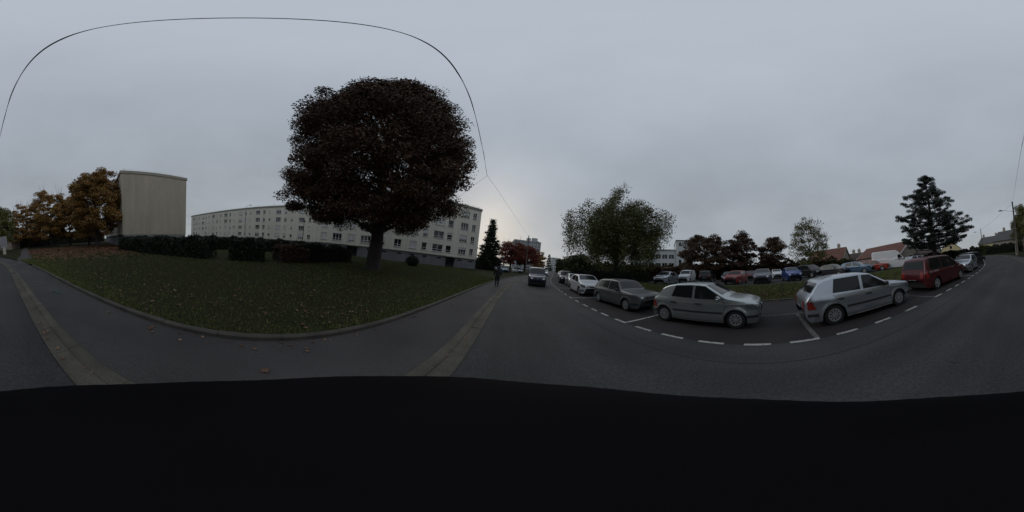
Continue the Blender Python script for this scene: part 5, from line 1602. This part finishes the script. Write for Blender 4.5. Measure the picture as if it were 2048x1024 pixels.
skinned('trousers', Jt, [e for e in Eg if e[0] in tk and e[1] in tk], M['jeans'], pr, 2, 'pelvis')
for s in 'LR':
    a, t = J['an' + s], J['to' + s]
    skinned('shoe', {'a': (a[0], a[1] - .035, max(.055, a[2] - .03), .056), 'b': (t[0], t[1] - .07, t[2] + .012, .046), 'c': (t[0], t[1] + .03, t[2], .038)}, [('a', 'b'), ('b', 'c')], M['shoe'], pr, 1)
head_parts(pr, (0, .05, 1.64), (0, 1, 0))
skinned('hood', {'a': (0, .0, 1.52, .10, .09), 'b': (0, .015, 1.63, .112, .108), 'c': (0, .02, 1.73, .085, .085)}, [('a', 'b'), ('b', 'c')], M['coat'], pr, 2)

# the cyclist who carries the camera just above the helmet; rides with the kerb on the right hand (faces -Y)
rider = empty('person', (0, 0, 0), 0, 'cyclist in black jacket and black covered helmet directly below the viewpoint', 'person')
camup = cz
hc = Vector((0, 0, CAM_Z)) - camup * 0.203 + (cx * -0.013 + cy * 0.007)
hd = hc + Vector((0, .0, -.05))
J = {'pelvis': (0, .30, .93, .12, .11), 'spine': (0, .22, 1.10, .12, .10), 'chest': (0, .11, 1.24, .13, .10), 'neck': (hd.x * .7, .05, 1.345, .05), 'head0': (hd.x, hd.y, 1.41, .07, .08), 'head1': (hd.x, hd.y, 1.49, .074, .082),
     'shL': (.17, .09, 1.27, .055), 'elL': (.24, -.10, 1.08, .042), 'wrL': (.25, -.30, 1.02, .028), 'shR': (-.17, .09, 1.27, .055), 'elR': (-.24, -.10, 1.08, .042), 'wrR': (-.25, -.30, 1.02, .028),
     'hipL': (.09, .27, .90, .085), 'knL': (.10, -.10, .80, .058), 'anL': (.10, .0, .42, .04), 'toL': (.10, -.15, .36, .034), 'hipR': (-.09, .27, .90, .085), 'knR': (-.10, -.02, .56, .058), 'anR': (-.10, .16, .20, .04), 'toR': (-.10, .02, .125, .034)}
J2, E2 = {k: v if k[:2] not in ('pe', 'sp', 'ch', 'sh', 'el', 'hi', 'kn', 'an') else (*v[:3], *[q * 0.72 for q in v[3:]]) for k, v in J.items()}, list(Eg)
hand(J2, E2, 'wrL', 'l', (0, -.97, -.1), (-1, 0, 0), (0, -.1, -.97))
hand(J2, E2, 'wrR', 'r', (0, -.97, -.1), (1, 0, 0), (0, -.1, -.97))
skinned('body', J2, E2, M['skin'], rider, 1, 'pelvis')
Jc = {k: tuple(J[k][:3]) + tuple(v + (.055 if k in ('pelvis', 'spine', 'chest') else .03) for v in J[k][3:]) for k in ck}
Jc['collar'] = (hd.x * .6, .06, 1.33, .075, .075)
skinned('jacket', Jc, [e for e in Eg if e[0] in ck and e[1] in ck] + [('chest', 'collar')], M['coat'], rider, 2, 'pelvis')
Jt = {k: tuple(J[k][:3]) + tuple(v + .02 for v in J[k][3:]) for k in tk}
skinned('trousers', Jt, [e for e in Eg if e[0] in tk and e[1] in tk], M['jeans'], rider, 2, 'pelvis')
for s in 'LR':
    a, t = J['an' + s], J['to' + s]
    skinned('shoe', {'a': (a[0], a[1] + .035, a[2] - .035, .056), 'b': (t[0], t[1] + .07, t[2] + .012, .046), 'c': (t[0], t[1] - .03, t[2], .038)}, [('a', 'b'), ('b', 'c')], M['shoe'], rider, 1)
head_parts(rider, (hd.x, hd.y, 1.45), (0, -1, 0))
# helmet with a black cover: a dome with soft folds, tilted with the camera
V, F = [], []
nu, nv = 40, 16
for j in range(nv + 1):
    th = rad(108) * j / nv
    for i in range(nu):
        a = 2 * math.pi * i / nu
        f = 1 + 0.012 * math.sin(3 * a + 1) * math.sin(th) ** 3 + 0.008 * math.sin(7 * a + 2 * th) * math.sin(th) ** 3
        if j > nv - 3:
            f *= 1 - 0.05 * (j - nv + 3) / 3
        d = cx * (math.sin(th) * math.cos(a) * .138) + cy * (math.sin(th) * math.sin(a) * .146) + camup * (math.cos(th) * .14)
        V.append(hc + d * f)
for j in range(nv):
    for i in range(nu):
        i2 = (i + 1) % nu
        F.append((j * nu + i, (j + 1) * nu + i, (j + 1) * nu + i2, j * nu + i2))
mb = MB(); mb.add(V, F)
mb.obj('helmet', M['helmet'], rider, True)
# bicycle
bike = empty('bicycle', (0, 0, 0), 0, 'black city bicycle ridden by the cyclist below the viewpoint', 'bicycle')
for nm, yy in (('front_wheel', -.50), ('rear_wheel', .55)):
    r_ = .34
    b = MB(); b.lathe([(r_ - .035 + .018 * math.cos(t), .018 * math.sin(t)) for t in np.linspace(0, 6.283, 9)], 32, 'x', (0, yy, r_ - 0.012)); o = b.obj(nm, M['tyre'], bike, True)
    b = MB()
    for i in range(14):
        a = 6.283 * i / 14
        b.tube([(.02 * (-1) ** i, yy, r_ - .012), (0, yy + (r_ - .04) * math.cos(a), r_ - .012 + (r_ - .04) * math.sin(a))], .0015, 3)
    b.obj('spokes', M['zinc'], o)
bb, st, hd1, hd2 = (0, .12, .30), (0, .30, .80), (0, -.32, .62), (0, -.28, .82)
b = MB()
for p, q in ((bb, st), (bb, hd1), ((0, .29, .72), hd2), (hd1, hd2)):
    b.tube([p, q], .018, 8)
for s in (-1, 1):
    b.tube([(s * .02, *bb[1:]), (s * .055, .55, .33)], .010, 6); b.tube([(s * .015, .29, .74), (s * .055, .55, .33)], .008, 6); b.tube([(s * .03, -.33, .60), (s * .05, -.50, .33)], .011, 6)
b.obj('frame', M['darkmetal'], bike, True)
b = MB(); b.tube([(0, .28, .80), (0, .31, .845), (0, .36, .85)], [.025, .055, .085], 8); b.obj('saddle', M['blackplastic'], bike, True)
b = MB(); b.tube([(0, -.28, .82), (0, -.30, .98)], .014, 6); b.tube([(-.28, -.34, 1.0), (-.15, -.31, .99), (.15, -.31, .99), (.28, -.34, 1.0)], .013, 8); b.obj('handlebar', M['darkmetal'], bike, True)
b = MB(); b.tube([(.05, .12, .30), (.05, -.03, .34)], .01, 5); b.tube([(-.05, .12, .30), (-.05, .07, .14)], .01, 5); b.box(.05, .14, -.12, -.01, .32, .345); b.box(-.14, -.05, .01, .12, .10, .125); b.obj('pedals', M['darkmetal'], bike)
